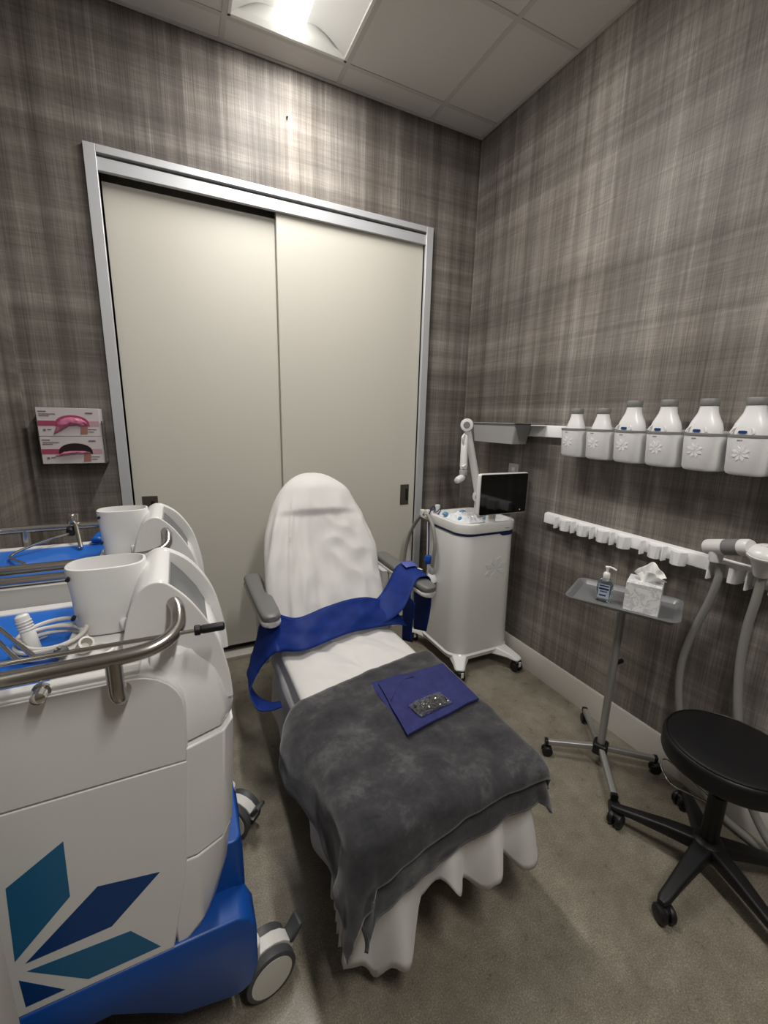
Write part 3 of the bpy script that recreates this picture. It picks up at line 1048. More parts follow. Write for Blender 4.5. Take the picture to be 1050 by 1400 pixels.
def pk(u, v):
    x = -.072 + .144 * u
    y = -.036 + .072 * v
    e = min(u, 1 - u) * 2
    bul = max(0, math.sin(PI * v)) ** .6 * min(1, e * 3.0)
    return Vector((x, y, .002 + .016 * bul + (.007 * nz(u * 14, v * 9, 3) + .004 * nz(u * 34, v * 20, 6)) * (.4 + bul)))
grid(b, pk, 40, 22)
xf = Matrix.Translation((.733, 1.102, gz + .0255)) @ Matrix.Rotation(.14, 4, 'Z')
xform(b, xf)
obj('film', b, 'bag', t, solid=.0006, angle=12)
b = bm_new()
for k in range(8):
    bmesh.ops.create_icosphere(b, subdivisions=2, radius=.015, matrix=Matrix.Translation((-.050 + .014 * k, .007 * (-1) ** k, .0065)) @ Matrix.Diagonal((1, 1.35, .42, 1)))
xform(b, xf)
obj('contents', b, 'black', t)

# blue strap across the lap, over the right arm pad and down past the left edge
t = thing('blue_strap', 'wide royal blue strap across the seat and over the right arm pad', 'strap', (.66, 1.85, .56))
rows = [((.318, 1.58, .38), (.322, 1.66, .35)), ((.275, 1.60, .360), (.285, 1.69, .335)), ((.225, 1.64, .350), (.235, 1.77, .335)), ((.200, 1.71, .385), (.212, 1.85, .385)), ((.222, 1.735, .430), (.232, 1.88, .450)),
        ((.262, 1.74, .490), (.262, 1.90, .530)), ((.303, 1.72, .545), (.290, 1.93, .600)), ((.345, 1.70, .566), (.335, 1.925, .650)),
        ((.43, 1.655, .572), (.43, 1.800, .660)), ((.55, 1.690, .573), (.57, 1.815, .680)), ((.68, 1.725, .572), (.70, 1.830, .695)), ((.80, 1.735, .568), (.79, 1.838, .690)), ((.915, 1.730, .562), (.88, 1.850, .655)), ((.985, 1.735, .535), (.95, 1.86, .620))]
b = ribbon(bm_new(), rows, 10, 12)
for v in b.verts:
    w = .015 * nz(v.co.x * 7 + v.co.z * 9, v.co.y * 9 + v.co.z * 12, 1.0) + .006 * nz(v.co.x * 12 - v.co.z * 30, v.co.y * 6, 5)
    if v.co.x > .33:
        v.co += Vector((0, -.7, .7)) * w
    else:
        v.co.x -= abs(w) * .5
obj('lap_band', b, 'strap', t, solid=.004, angle=70)
rows = [((.740, 1.775, .575), (.740, 1.835, .640)), ((.860, 1.745, .575), (.850, 1.850, .652)), ((.960, 1.735, .640), (.940, 1.905, .690)), ((1.035, 1.775, .725), (1.020, 1.960, .762)),
        ((1.075, 1.800, .757), (1.058, 1.985, .776)), ((1.110, 1.803, .764), (1.098, 1.990, .783)), ((1.145, 1.803, .756), (1.140, 1.990, .774)), ((1.161, 1.800, .71), (1.158, 1.985, .725)), ((1.160, 1.795, .58), (1.160, 1.975, .58)), ((1.156, 1.82, .43), (1.156, 1.955, .38))]
b = ribbon(bm_new(), rows, 10, 8)
obj('shoulder_band', b, 'strap', t, solid=.004, angle=70)
rows = [((1.045, 1.765, .64), (1.050, 1.905, .655)), ((1.047, 1.785, .52), (1.052, 1.905, .52)), ((1.05, 1.80, .40), (1.052, 1.90, .36))]
b = ribbon(bm_new(), rows, 8, 6)
obj('hanging_tail', b, 'strap', t, solid=.004, angle=70)
b = bm_new()
grid(b, lambda u, v: Vector((1.063 + .075 * u, 1.905 + .068 * v, .7885 + .0085 * v - .01 * (abs(u - .45)) ** 1.5)), 6, 4)
obj('label_patch', b, mat('pale blue label', (.10, .13, .42), .35), t, solid=.001)
b = bm_new()
lathe(b, [(.016, 0), (.017, .0015), (.010, .003)], (1.137, 1.885, .7745), 20, (.35, -.1, 1), 1.0, .7)
obj('white_patch', b, 'white2', t)

# ------------------------------------------------------------------ emblem relief used on the cart and the wall cups
def relief(bm, R, inner=.14):
    """eight kite petals in the xz plane facing -y, radius R"""
    for poly in petals():
        k = R / .281
        loft(bm, [[(x * k, 0, z * k) for x, z in poly], [(x * k, -.0018, z * k) for x, z in poly]])
    return bm

# ------------------------------------------------------------------ white treatment cart in the corner
ct = thing('treatment_cart', 'white rounded treatment cart with a monitor in the corner', 'medical cart', (1.68, 2.16, 0))
def cart_ring(z, g=0.0, r=.092):
    # x 1.47..1.88, y 1.965..2.365
    return [(x, y, z) for x, y in rrect(1.676, 2.172, .428 + 2 * g, .428 + 2 * g, r + g, 9)]
body = obj('body', loft(bm_new(), [cart_ring(.125, .012), cart_ring(.15, .015), cart_ring(.5, .007), cart_ring(.895, 0), cart_ring(.902, -.003)]), 'white', ct)
b = relief(bm_new(), .088)
xform(b, Matrix.Translation((1.728, 1.9535, .672)))
obj('emblem', b, 'white2', body)
b = bm_new()
loft(b, [cart_ring(.897, -.001), cart_ring(.898, .003), cart_ring(.909, .003), cart_ring(.910, -.001)])
band = obj('navy_band', b, 'navy', ct)
P = [p for p in cart_ring(0, .0025) if p[0] > 1.70 and p[1] < 2.02]
P.sort(key=lambda p: p[0] + p[1])
P = [Vector((1.735, P[0][1], 0)), Vector((1.765, P[0][1], 0))] + [Vector(p) for p in P]
b = bm_new()
rings = []
for k, p in enumerate(P):
    zl = .899 if k == 0 else .884
    q = p + (p - Vector((1.676, 2.172, 0))).normalized() * -.006
    rings.append([(p.x, p.y, zl), (p.x, p.y, .911), (q.x, q.y, .911), (q.x, q.y, zl)])
loft(b, rings)
obj('name_tab', b, 'navy', band)
b = bm_new()
for k, w in enumerate((.008, .005, .006, .004, .007)):
    bx(b, 1.776 + .011 * k, 1.776 + .011 * k + w, 1.9550, 1.9560, .892, .899)
obj('name_mark', b, 'tagblue', band)
b = loft(bm_new(), [cart_ring(.910, .002), cart_ring(.914, .006), cart_ring(.955, .010), cart_ring(.968, .007), cart_ring(.972, 0), cart_ring(.972, -.018), cart_ring(.960, -.024), cart_ring(.945, -.028)])
obj('top_tray', b, 'white2', ct)
b = bx(bm_new(), 1.775, 1.805, 1.9470, 1.9500, .932, .9345)
obj('top_mark', b, 'grey', ct)
# splayed base
b = bm_new()
loft(b, [cart_ring(.070, -.03), cart_ring(.088, .010), cart_ring(.118, .022), cart_ring(.130, .012)])
obj('base', b, 'white2', ct)
for (x0, y0, x1, y1) in ((1.545, 2.03, 1.440, 1.865), (1.80, 2.02, 1.868, 1.812), (1.53, 2.30, 1.420, 2.440), (1.83, 2.31, 1.90, 2.46)):
    a, e = Vector((x0, y0, 0)), Vector((x1, y1, 0))
    ax = (e - a).normalized()
    sd = Vector((-ax.y, ax.x, 0))
    L = (e - a).length
    rings = []
    for s, w, zt, zb2 in ((0, .075, .128, .075), (.35, .060, .125, .082), (.7, .042, .112, .084), (.92, .034, .098, .078), (1.0, .022, .092, .078)):
        c = a + ax * L * s
        rings.append([c + sd * w + Vector((0, 0, zb2)), c + sd * w * .75 + Vector((0, 0, zt)), c - sd * w * .75 + Vector((0, 0, zt)), c - sd * w + Vector((0, 0, zb2))])
    lg = obj('leg', loft(bm_new(), rings), 'white2', ct, bevel=.008, seg=3)
    cc = a + ax * (L * .90)
    b = bm_new()
    rbox(b, cc.x, cc.y, .050, .058, .026, .078, .016, .006)
    for s in (-1, 1):
        cyl(b, (cc.x + s * .010, cc.y, .030), (cc.x + s * .028, cc.y, .030), .030, 22, .004)
    obj('caster', b, 'black', lg)
    b = bm_new()
    bx(b, cc.x - .009, cc.x + .009, cc.y - .031, cc.y - .026, .042, .074)
    obj('caster_plate', b, 'white2', lg)
# monitor
b = bm_new()
prism(b, rrect(1.735, 1.148, .368, .250, .016, 5), 'y', 1.945, 1.972)
mon = obj('monitor', b, 'white2', ct, bevel=.004)
obj('screen', prism(bm_new(), rrect(1.737, 1.148, .354, .238, .010, 5), 'y', 1.9425, 1.9460), 'screen', mon)
b = bm_new()
cyl(b, (1.868, 1.9424, 1.045), (1.868, 1.9415, 1.045), .004, 12)
obj('indicator', b, 'white2', mon)
b = bm_new()
rbox(b, 1.70, 2.005, .060, .034, .950, 1.045, .010, .003)
bx(b, 1.67, 1.73, 1.972, 2.02, 1.04, 1.12)
obj('monitor_stand', b, 'white2', ct, bevel=.003)
# articulated arm
A0, A1 = Vector((1.765, 2.215, 1.085)), Vector((1.625, 2.205, 1.545))
b = bm_new()
cyl(b, (1.775, 2.22, .95), (1.772, 2.22, 1.06), .030, 22, .004)
obj('arm_post', b, 'white2', ct)
for c, r, l in ((A0, .042, .040), (A1, .040, .040)):
    n_ = Vector((-.62, -.78, 0))
    b = bm_new()
    lathe(b, [(r * .55, 0), (r * .92, .003), (r, .012), (r, l * 1.6 - .012), (r * .92, l * 1.6 - .003), (r * .55, l * 1.6)], c - n_ * l * .8, 28, n_)
    k = obj('arm_joint', b, 'white2', ct)
    b = bm_new()
    cyl(b, c + n_ * (l * .8 - .002), c + n_ * (l * .8 + .002), r * .52, 20, .001)
    obj('joint_cap', b, 'grey', k)
b = tube(bm_new(), [A0 + Vector((-.006, 0, .02)), A0.lerp(A1, .5), A1 + Vector((.005, 0, -.02))], lambda q: .027 - .006 * q, 16, 6)
obj('upper_arm', b, 'white2', ct)
b = bm_new()
Q0, Q1 = Vector((1.598, 2.185, 1.485)), Vector((1.580, 2.150, 1.275))
lathe(b, [(.012, 0), (.020, .01), (.022, .10), (.024, .19), (.020, .212)], Q0, 20, Q1 - Q0)
fa = obj('forearm', b, 'white2', ct)
b = bm_new()
lathe(b, [(.023, 0), (.0245, .002), (.0245, .034), (.023, .036)], Q1, 20, (-.05, -.1, -1))
obj('swivel_collar', b, 'greylight', fa)
b = bm_new()
lathe(b, [(.003, -.056), (.016, -.052), (.021, -.035), (.022, 0), (.020, .026), (.010, .040)], Q1 + Vector((-.030, -.016, -.052)), 20, (.85, .45, .18))
obj('arm_head', b, 'white2', fa)
for pts in ([(1.592, 2.172, 1.47), (1.574, 2.168, 1.455), (1.580, 2.165, 1.425), (1.60, 2.16, 1.40)],
            [(1.607, 2.165, 1.315), (1.580, 2.135, 1.305), (1.555, 2.13, 1.292)], [(1.585, 2.17, 1.49), (1.566, 2.16, 1.47), (1.575, 2.16, 1.44)]):
    obj('cable_wrap', tube(bm_new(), pts, .0065, 8, 5), 'white2', fa)
# docked hose and handpiece on the left flank
hz = obj('hose', tube(bm_new(), [(1.43, 2.215, .625), (1.425, 2.20, .70), (1.425, 2.19, .80), (1.425, 2.22, .895), (1.432, 2.28, .95), (1.438, 2.335, .965), (1.436, 2.40, .935), (1.43, 2.47, .86), (1.425, 2.54, .74), (1.42, 2.58, .58), (1.42, 2.60, .38)], .0125, 12, 8), 'hose', ct)
b = bm_new()
lathe(b, [(.016, 0), (.018, .01), (.018, .05), (.016, .055)], (1.43, 2.218, .582), 18, (0, -.02, 1))
obj('hose_collar', b, 'greylight', hz)
b = bm_new()
lathe(b, [(.020, 0), (.038, .004), (.038, .020), (.026, .045), (.019, .058)], (1.43, 2.222, .532), 22)
plug = obj('handpiece_plug', b, 'white2', ct)
b = bm_new()
lathe(b, [(.014, 0), (.026, .05), (.030, .056)], (1.43, 2.224, .478), 22)
obj('plug_cone', b, 'grey', plug)
b = bm_new()
bx(b, 1.425, 1.455, 2.30, 2.335, .945, .995)
bx(b, 1.425, 1.450, 2.36, 2.395, .935, .985)
bx(b, 1.430, 1.470, 2.30, 2.39, .930, .950)
obj('hose_clip', b, 'white2', ct, bevel=.003)
b = bm_new()
lathe(b, [(.004, 0), (.020, .006), (.026, .024), (.026, .038), (.020, .058), (.006, .064)], (1.425, 2.262, .640), 20)
bl = obj('blue_cap', b, 'ballblue', ct)
obj('blue_cord', tube(bm_new(), [(1.425, 2.262, .70), (1.425, 2.265, .80), (1.43, 2.285, .92), (1.445, 2.30, .985), (1.47, 2.30, 1.02), (1.49, 2.295, .985)], .0042, 8, 6), 'navy', bl)
obj('white_cord', tube(bm_new(), [(1.425, 2.275, .66), (1.425, 2.28, .78), (1.432, 2.30, .92)], .0042, 8, 6), 'white2', bl)
# things in the cart's top tray
t = thing('clear_bag', 'crinkled clear bag with blue print in the cart top tray', 'bag', (1.60, 2.15, .947))
b = bm_new()
def bagf(u, v):
    x, y = 1.515 + .19 * u, 2.055 + .22 * v
    e = min(1, 5 * min(u, 1 - u, v, 1 - v))
    return Vector((x, y, .950 + e * (.030 + .016 * nz(x * 30, y * 30, 1) + .012 * nz(x * 70, y * 70, 4))))
grid(b, bagf, 34, 34)
obj('film', b, mat('milky film', (.80, .82, .86), .25), t, solid=.0008, angle=10)
b = bm_new()
for (x, y, s) in ((1.525, 2.24, .018), (1.672, 2.255, .020), (1.545, 2.105, .012), (1.69, 2.05, .012)):
    bmesh.ops.create_icosphere(b, subdivisions=2, radius=s, matrix=Matrix.Translation((x, y, .978)) @ Matrix.Diagonal((1.2, 1, .7, 1)))
for v in b.verts:
    v.co += Vector((1, 1, 1)) * .004 * nz(*v.co, 60)
obj('blue_print', b, mat('light blue film', (.10, .28, .50), .4), t)
t = thing('wrapped_probe', 'white wrapped probe with blue cord standing at the cart corner', 'probe', (1.495, 2.29, .945))
b = bm_new()
rbox(b, 1.498, 2.295, .028, .024, .945, 1.030, .006, .003)
obj('probe_body', b, 'white2', t)
obj('wound_cord', tube(bm_new(), [(1.482, 2.279, .955), (1.50, 2.278, .975), (1.516, 2.281, .995), (1.514, 2.312, 1.0), (1.482, 2.311, .985), (1.480, 2.281, .985), (1.50, 2.278, 1.0), (1.517, 2.282, 1.015)], .003, 7, 5), 'navy', t)
b = bm_new()
lathe(b, [(.01, 0), (.012, .002), (.012, .006), (.008, .0075)], (1.78, 2.03, .946), 4, (0, 0, 1), 3.2, 1.6)
for v in b.verts:
    v.co.z += .002 * nz(*v.co, 50)
tag(obj('blue_packet', b, mat('pale blue packet', (.25, .38, .55), .4)), 'small pale blue packet in the cart tray below the monitor', 'packet')

# ------------------------------------------------------------------ instrument stand
TZ = .822
TA = math.atan2(-.888, .46)
st = thing('instrument_stand', 'grey steel four-legged instrument tray stand beside the black stool', 'tray stand', (1.688, 1.088, 0), TA)
def tr(z, g, r=.035):
    return [(x, y, z) for x, y in rrect(0, 0, .415 + 2 * g, .285 + 2 * g, r + g, 6)]
b = loft(bm_new(), [tr(TZ - .004, -.022), tr(TZ + .012, -.004), tr(TZ + .016, .004), tr(TZ + .019, .003), tr(TZ + .018, -.003), tr(TZ + .014, -.009), tr(TZ, -.024)])
obj('tray', b, 'traysteel', st, local=True)
b = bm_new()
cyl(b, (0, 0, .10), (0, 0, TZ - .004), .0165, 20)
pole = obj('pole', b, 'polegrey', st, local=True)
b = bm_new()
cyl(b, (.006, .013, .520), (.027, .055, .522), .010, 14, .002)
obj('clamp_knob', b, 'black', pole, local=True)
b = bm_new()
rbox(b, 0, 0, .062, .062, .058, .112, .012, .004)
obj('hub', b, 'black', st, local=True)
b = bm_new()
cyl(b, (.10, .13, TZ + .018), (.10, .148, TZ + .026), .008, 12, .002)
obj('tray_latch', b, 'chrome', st, local=True)
inv = Matrix.Rotation(-TA, 4, 'Z') @ Matrix.Translation((-1.688, -1.088, 0))
for (cx_, cy_) in ((1.491, 1.236), (1.884, .941), (1.512, .882), (1.867, 1.322)):
    p = inv @ Vector((cx_, cy_, 0))
    u = p.normalized()
    sd = Vector((-u.y, u.x, 0))
    L = p.length
    b = bm_new()
    rings = []
    for s, zc in ((.028, .086), (L - .012, .070)):
        c = u * s
        rings.append([c + sd * x + Vector((0, 0, zc + z)) for x, z in rrect(0, 0, .024, .026, .006, 3)])
    loft(b, rings)
    lg = obj('leg', b, 'polegrey', st, local=True)
    b = bm_new()
    c = u * (L - .008)
    rings = [[c + u * s + sd * x + Vector((0, 0, .070 + z)) for x, z in rrect(0, 0, .027, .029, .006, 3)] for s in (-.006, .008)]
    loft(b, rings)
    obj('end_cap', b, 'black', lg, local=True)
    b = bm_new()
    cyl(b, c + Vector((0, 0, .046)), c + Vector((0, 0, .062)), .008, 10)
    for s in (-1, 1):
        cyl(b, c + sd * s * .004 + Vector((.006, 0, .0245)), c + sd * s * .019 + Vector((.006, 0, .0245)), .0245, 20, .004)
    rbox(b, c.x + .006, c.y, .030, .030, .022, .050, .010, .003)
    obj('caster', b, 'black', lg, local=True)

# sanitizer bottle and tissue box on the tray
tm = Matrix.Translation((1.688, 1.088, 0)) @ Matrix.Rotation(TA, 4, 'Z')
bp = Vector((1.612, 1.128, TZ))
bt = thing('sanitizer_bottle', 'clear hand sanitizer pump bottle on the steel tray', 'bottle', tuple(bp), TA)
def bo(z, w, d):
    return [(x, y, z) for x, y in rrect(0, 0, w, d, min(w, d) * .42, 6)]
b = loft(bm_new(), [bo(.0005, .056, .034), bo(.004, .062, .040), bo(.070, .063, .041), bo(.085, .060, .039), bo(.096, .045, .032), bo(.102, .026, .025), bo(.106, .022, .022)])
obj('bottle_body', b, 'clear', bt, local=True)
b = loft(bm_new(), [bo(.006, .056, .034), bo(.060, .057, .035), bo(.0605, .054, .032)])
obj('gel', b, 'gel', bt, local=True)
for s in (-1, 1):
    b = bx(bm_new(), -.022, .022, s * .0212 - .0004, s * .0212 + .0004, .020, .082)
    lb = obj('bottle_label', b, 'labelblue', bt, local=True)
    b = bm_new()
    y = s * .0219
    for (x0, x1, z0, z1) in ((-.018, .018, .073, .078), (-.019, .019, .058, .066), (-.014, .014, .048, .052), (-.016, .010, .030, .036)):
        bx(b, x0, x1, y - .0003, y + .0003, z0, z1)
    obj('label_print', b, 'ink', lb, local=True)
b = bm_new()
lathe(b, [(.013, .104), (.014, .106), (.014, .124), (.011, .130), (.005, .134), (.005, .148), (.007, .149), (.007, .156), (.004, .157)], (0, 0, 0), 22)
tube(b, [(-.008, 0, .154), (.010, 0, .1555), (.024, 0, .152), (.034, 0, .147)], .0045, 10, 5)
obj('pump', b, 'white2', bt, local=True)
tb = thing('tissue_box', 'cube tissue box with grey marble print on the steel tray', 'tissue box', (1.697, 1.012, TZ), TA)
b = bm_new()
bx(b, -.0625, .0625, -.0600, .0600, .0003, .122)
obj('carton', b, 'marble', tb, bevel=.002, local=True)
b = bm_new()
def tis(u, v):
    a = (u - .5) * 2
    h = v
    x = .052 * a * (.35 + .75 * h) + .012 * h
    y = .020 * math.sin(a * 4.2 + h * 1.2) * (.25 + .8 * h) + .012 * math.sin(a * 9 + 1.0) * h + .006
    z = .120 + .078 * h * (1 - .55 * abs(a) ** 1.6) + .008 * nz(a * 3, h * 3, 2)
    return Vector((x, y, z))
grid(b, tis, 40, 16)
def tis2(u, v):
    a = (u - .5) * 2
    h = v
    x = .046 * a * (.35 + .8 * h) + .020 * h
    y = -.012 - .016 * math.sin(a * 3.2 + 1.0) * h - .012 * h + .010 * math.sin(a * 8) * h
    z = .120 + .066 * h * (1 - .5 * abs(a + .15) ** 1.5) - .012 * h * h
    return Vector((x, y, z))
grid(b, tis2, 36, 14)
obj('tissue', b, 'tissue', tb, solid=.0012, local=True, angle=80)

# ------------------------------------------------------------------ black rolling stool
SCX, SCY, SZ = 1.600, .590, .535
sl = thing('rolling_stool', 'round black vinyl stool on a five-star caster base at right', 'stool', (SCX, SCY, 0))
R_ = .190
lo = SZ - .085
b = lathe(bm_new(), [(R_ * .55, lo), (R_ - .012, lo), (R_ - .004, lo + .004), (R_ - .001, lo + .012), (R_, lo + .055), (R_ - .003, lo + .066), (R_ - .010, lo + .073), (R_ - .022, lo + .078), (R_ * .5, SZ - .002), (.002, SZ)], (SCX, SCY, 0), 64)
seat = obj('seat', b, 'blackleather', sl)
b = bm_new()
ptsr = [(SCX + (R_ - .0095) * math.cos(2 * PI * k / 48), SCY + (R_ - .0095) * math.sin(2 * PI * k / 48), lo + .0745) for k in range(49)]
obj('piping', tube(b, ptsr, .0022, 6, 0), 'blackleather', seat)
b = bm_new()
cyl(b, (SCX, SCY, .10), (SCX, SCY, .33), .027, 22, .003)
cyl(b, (SCX, SCY, .33), (SCX, SCY, lo), .016, 18)
lathe(b, [(.045, lo - .03), (.085, lo - .012), (.09, lo)], (SCX, SCY, 0), 20)
obj('column', b, 'black', sl)
b = bm_new()
rd = [(1.592, .604, .278), (1.560, .650, .288), (1.528, .700, .300), (1.545, .742, .308), (1.575, .770, .312), (1.602, .775, .315), (1.612, .750, .312), (1.608, .690, .303), (1.602, .612, .292)]
obj('height_lever', tube(b, rd, .0035, 8, 8), 'chrome', sl)
b = bm_new()
lathe(b, [(.030, .075), (.046, .080), (.050, .10), (.046, .135), (.032, .145)], (SCX, SCY, 0), 24)
obj('hub', b, 'black', sl)
for k, deg in enumerate((186, 115, 41, -33, -105)):
    a = math.radians(deg)
    u = Vector((math.cos(a), math.sin(a), 0))
    sd = Vector((-u.y, u.x, 0))
    c0 = Vector((SCX, SCY, 0))
    rings = []
    for s, w, zt, z0 in ((.025, .030, .138, .085), (.12, .026, .122, .078), (.22, .021, .098, .066), (.285, .019, .082, .056), (.305, .012, .076, .056)):
        c = c0 + u * s
        rings.append([c + sd * x + Vector((0, 0, (zt + z0) / 2 + z)) for x, z in rrect(0, 0, w * 2, zt - z0, .012, 4)])
    lg = obj('leg', loft(bm_new(), rings), 'black', sl)
    c = c0 + u * (.278 if k == 1 else .288)
    b = bm_new()
    tw = (a + 1.1, PI + .2, a + 2.1, a + 2.6, a + 3.1)[k]
    d2_ = Vector((math.cos(tw), math.sin(tw), 0))
    cc = c + d2_ * .012
    s2 = Vector((-d2_.y, d2_.x, 0))
    cyl(b, c + Vector((0, 0, .045)), c + Vector((0, 0, .062)), .010, 12)
    for s in (-1, 1):
        lathe(b, [(.014, 0), (.026, .002), (.029, .006), (.029, .016), (.024, .022), (.012, .024)], cc + s2 * s * .004 + Vector((0, 0, .029)), 22, s2 * s)
    rbox(b, cc.x, cc.y, .034, .034, .026, .058, .014, .006)
    obj('caster', b, 'black', lg)

# ------------------------------------------------------------------ upper wall rail, bin, cups and bottles
b = bm_new()
prism(b, [(W, 1.487), (W - .030, 1.490), (W - .030, 1.548), (W - .024, 1.556), (W, 1.556)], 'y', .30, 2.37)
tag(obj('cup_rail', b, 'cupwhite', bevel=.002), 'long white wall rail carrying the cups and the grey bin', 'rail')
bn = thing('wall_bin', 'grey flanged bin hanging at the far left end of the upper rail', 'bin', (W - .12, 2.1, 1.43))
b = bm_new()
def binr(z, x0, y0, y1, r=.012):
    return [(x, y, z) for x, y in rrect((x0 + W - .034) / 2, (y0 + y1) / 2, W - .034 - x0, y1 - y0, r, 4)]
loft(b, [binr(1.440, W - .150, 1.985, 2.355), binr(1.555, W - .158, 1.955, 2.365), binr(1.556, W - .152, 1.961, 2.359), binr(1.446, W - .144, 1.991, 2.349)])
obj('tub', b, 'greylight', bn)
b = bm_new()
bx(b, W - .165, W - .152, 1.84, 2.375, 1.556, 1.564)
bx(b, W - .165, W - .034, 2.360, 2.375, 1.556, 1.564)
bx(b, W - .165, W - .034, 1.84, 1.962, 1.556, 1.564)
bx(b, W - .046, W - .034, 1.84, 2.375, 1.556, 1.564)
obj('flange', b, 'grey', bn, bevel=.002)

PIT = .1525
def cup_plan(z, y, w, dep, xw=W - .032):
    """flat back against the rail, round front"""
    pts = [(xw, y + w / 2), (xw, y - w / 2)]
    n = 14
    out = [(xw, y - w / 2, z)]
    for k in range(n + 1):
        a = -PI / 2 + PI * k / n
        c, s = math.cos(a), math.sin(a)
        out.append((xw - .030 - (dep - .030) * abs(c) ** .62, y + w / 2 * abs(s) ** .62 * (1 if s >= 0 else -1), z))
    out.append((xw, y + w / 2, z))
    return out
def cup(y, label):
    t = thing('wall_cup', label, 'cup holder', (W - .03, y, 1.40), group='white cups hooked on the upper rail')
    w = .142
    b = loft(bm_new(), [cup_plan(1.401, y, w - .040, .088), cup_plan(1.405, y, w - .022, .100), cup_plan(1.416, y, w - .012, .107), cup_plan(1.537, y, w, .116), cup_plan(1.5375, y, w - .008, .112), cup_plan(1.42, y, w - .024, .098)])
    body = obj('cup_body', b, 'cupwhite', t)
    b = loft(bm_new(), [cup_plan(1.537, y, w + .001, .1165), cup_plan(1.538, y, w + .005, .1185), cup_plan(1.546, y, w + .005, .1185), cup_plan(1.547, y, w - .004, .114), cup_plan(1.538, y, w - .008, .112)], False, False)
    obj('rim', b, 'grey', t)
    b = bm_new()
    relief(b, .029)
    xform(b, Matrix.Translation((W - .032 - .1112, y + .004, 1.480)) @ Matrix.Rotation(-PI / 2, 4, 'Z') @ Matrix.Rotation(.074, 4, 'X'))
    obj('emblem', b, 'cupwhite', body)
    b = bm_new()
    xx = W - .032 - .1155
    for k in range(3):
        bx(b, xx - .0012, xx + .001, y + .012 - .008 + .006 * k, y + .012 - .0045 + .006 * k, 1.526, 1.529)
    obj('cup_mark', b, 'tagink', body)
    b = bm_new()
    bx(b, W - .034, W - .0305, y - .03, y + .03, 1.49, 1.545)
    obj('hook_plate', b, 'white', t)
    return t
ys = [1.583 - PIT * k for k in range(7)]
cl = ['leftmost white wall cup with the first small bottle', 'second white wall cup from the left, holding a small bottle', 'third white wall cup from the left',
      'fourth white wall cup from the left', 'fifth white wall cup from the left', 'sixth white wall cup from the left, nearest whole cup', 'seventh white wall cup, cut off by the right edge of the photo']
c0 = cup(ys[0], cl[0])
for k in range(1, 7):
    dup(c0, (0, ys[k] - ys[0], 0), cl[k])
def bottle(y, big, label):
    t = thing('applicator_bottle', label, 'bottle', (W - .088, y, 1.43), group='white bottles standing in the wall cups')
    cx = W - .088
    def el(z, w, d):
        return [(x, yy, z) for x, yy in rrect(cx, y, d, w, min(w, d) * .46, 6)]
    if big:
        prof = ((1.425, .085, .060), (1.45, .108, .074), (1.545, .118, .080), (1.565, .116, .079), (1.585, .104, .074), (1.603, .086, .066), (1.622, .068, .058), (1.640, .060, .054), (1.650, .058, .053))
        ct_, cw, cd, hgt = 1.650, .060, .055, .027
    else:
        prof = ((1.425, .080, .060), (1.45, .095, .07), (1.53, .098, .072), (1.555, .092, .070), (1.58, .074, .060), (1.605, .058, .052), (1.620, .054, .050))
        ct_, cw, cd, hgt = 1.620, .057, .052, .025
    body = obj('bottle_body', loft(bm_new(), [el(*p) for p in prof]), 'cupwhite', t, angle=60)
    b = loft(bm_new(), [el(ct_ - .001, cw, cd), el(ct_ + .001, cw + .003, cd + .003), el(ct_ + hgt - .002, cw + .003, cd + .003), el(ct_ + hgt, cw, cd)])
    obj('cap', b, 'grey', t)
    xf_ = cx - .040
    yo = y + .010
    if big:
        b = bm_new()
        tube(b, [(xf_ - .002 + .012 * (max(0, math.sin(a)) ** 2), yo + .036 * math.cos(a), 1.550 + .028 * math.sin(a)) for a in [PI * k / 10 for k in range(11)]], .0035, 8, 2)
        obj('raised_arch', b, 'white2', body)
        b = bm_new()
        prism(b, rrect(yo - .002, 1.5555, .026, .0105, .004, 3), 'x', xf_ - .0035, xf_ + .003)
        obj('blue_tag', b, 'tagblue', body)
    return t
bt0 = bottle(ys[0] + .008, False, 'small white bottle with grey cap in the leftmost wall cup')
dup(bt0, (0, ys[1] - ys[0], 0), 'small white bottle with grey cap in the second wall cup')
bt1 = bottle(ys[2] + .008, True, 'large white bottle with grey cap in the third wall cup')
for k, l in ((3, 'large white bottle with grey cap in the fourth wall cup'), (4, 'large white bottle with grey cap in the fifth wall cup'), (5, 'large white bottle with grey cap in the sixth wall cup, nearest bottle')):
    dup(bt1, (0, ys[k] - ys[2], 0), l)

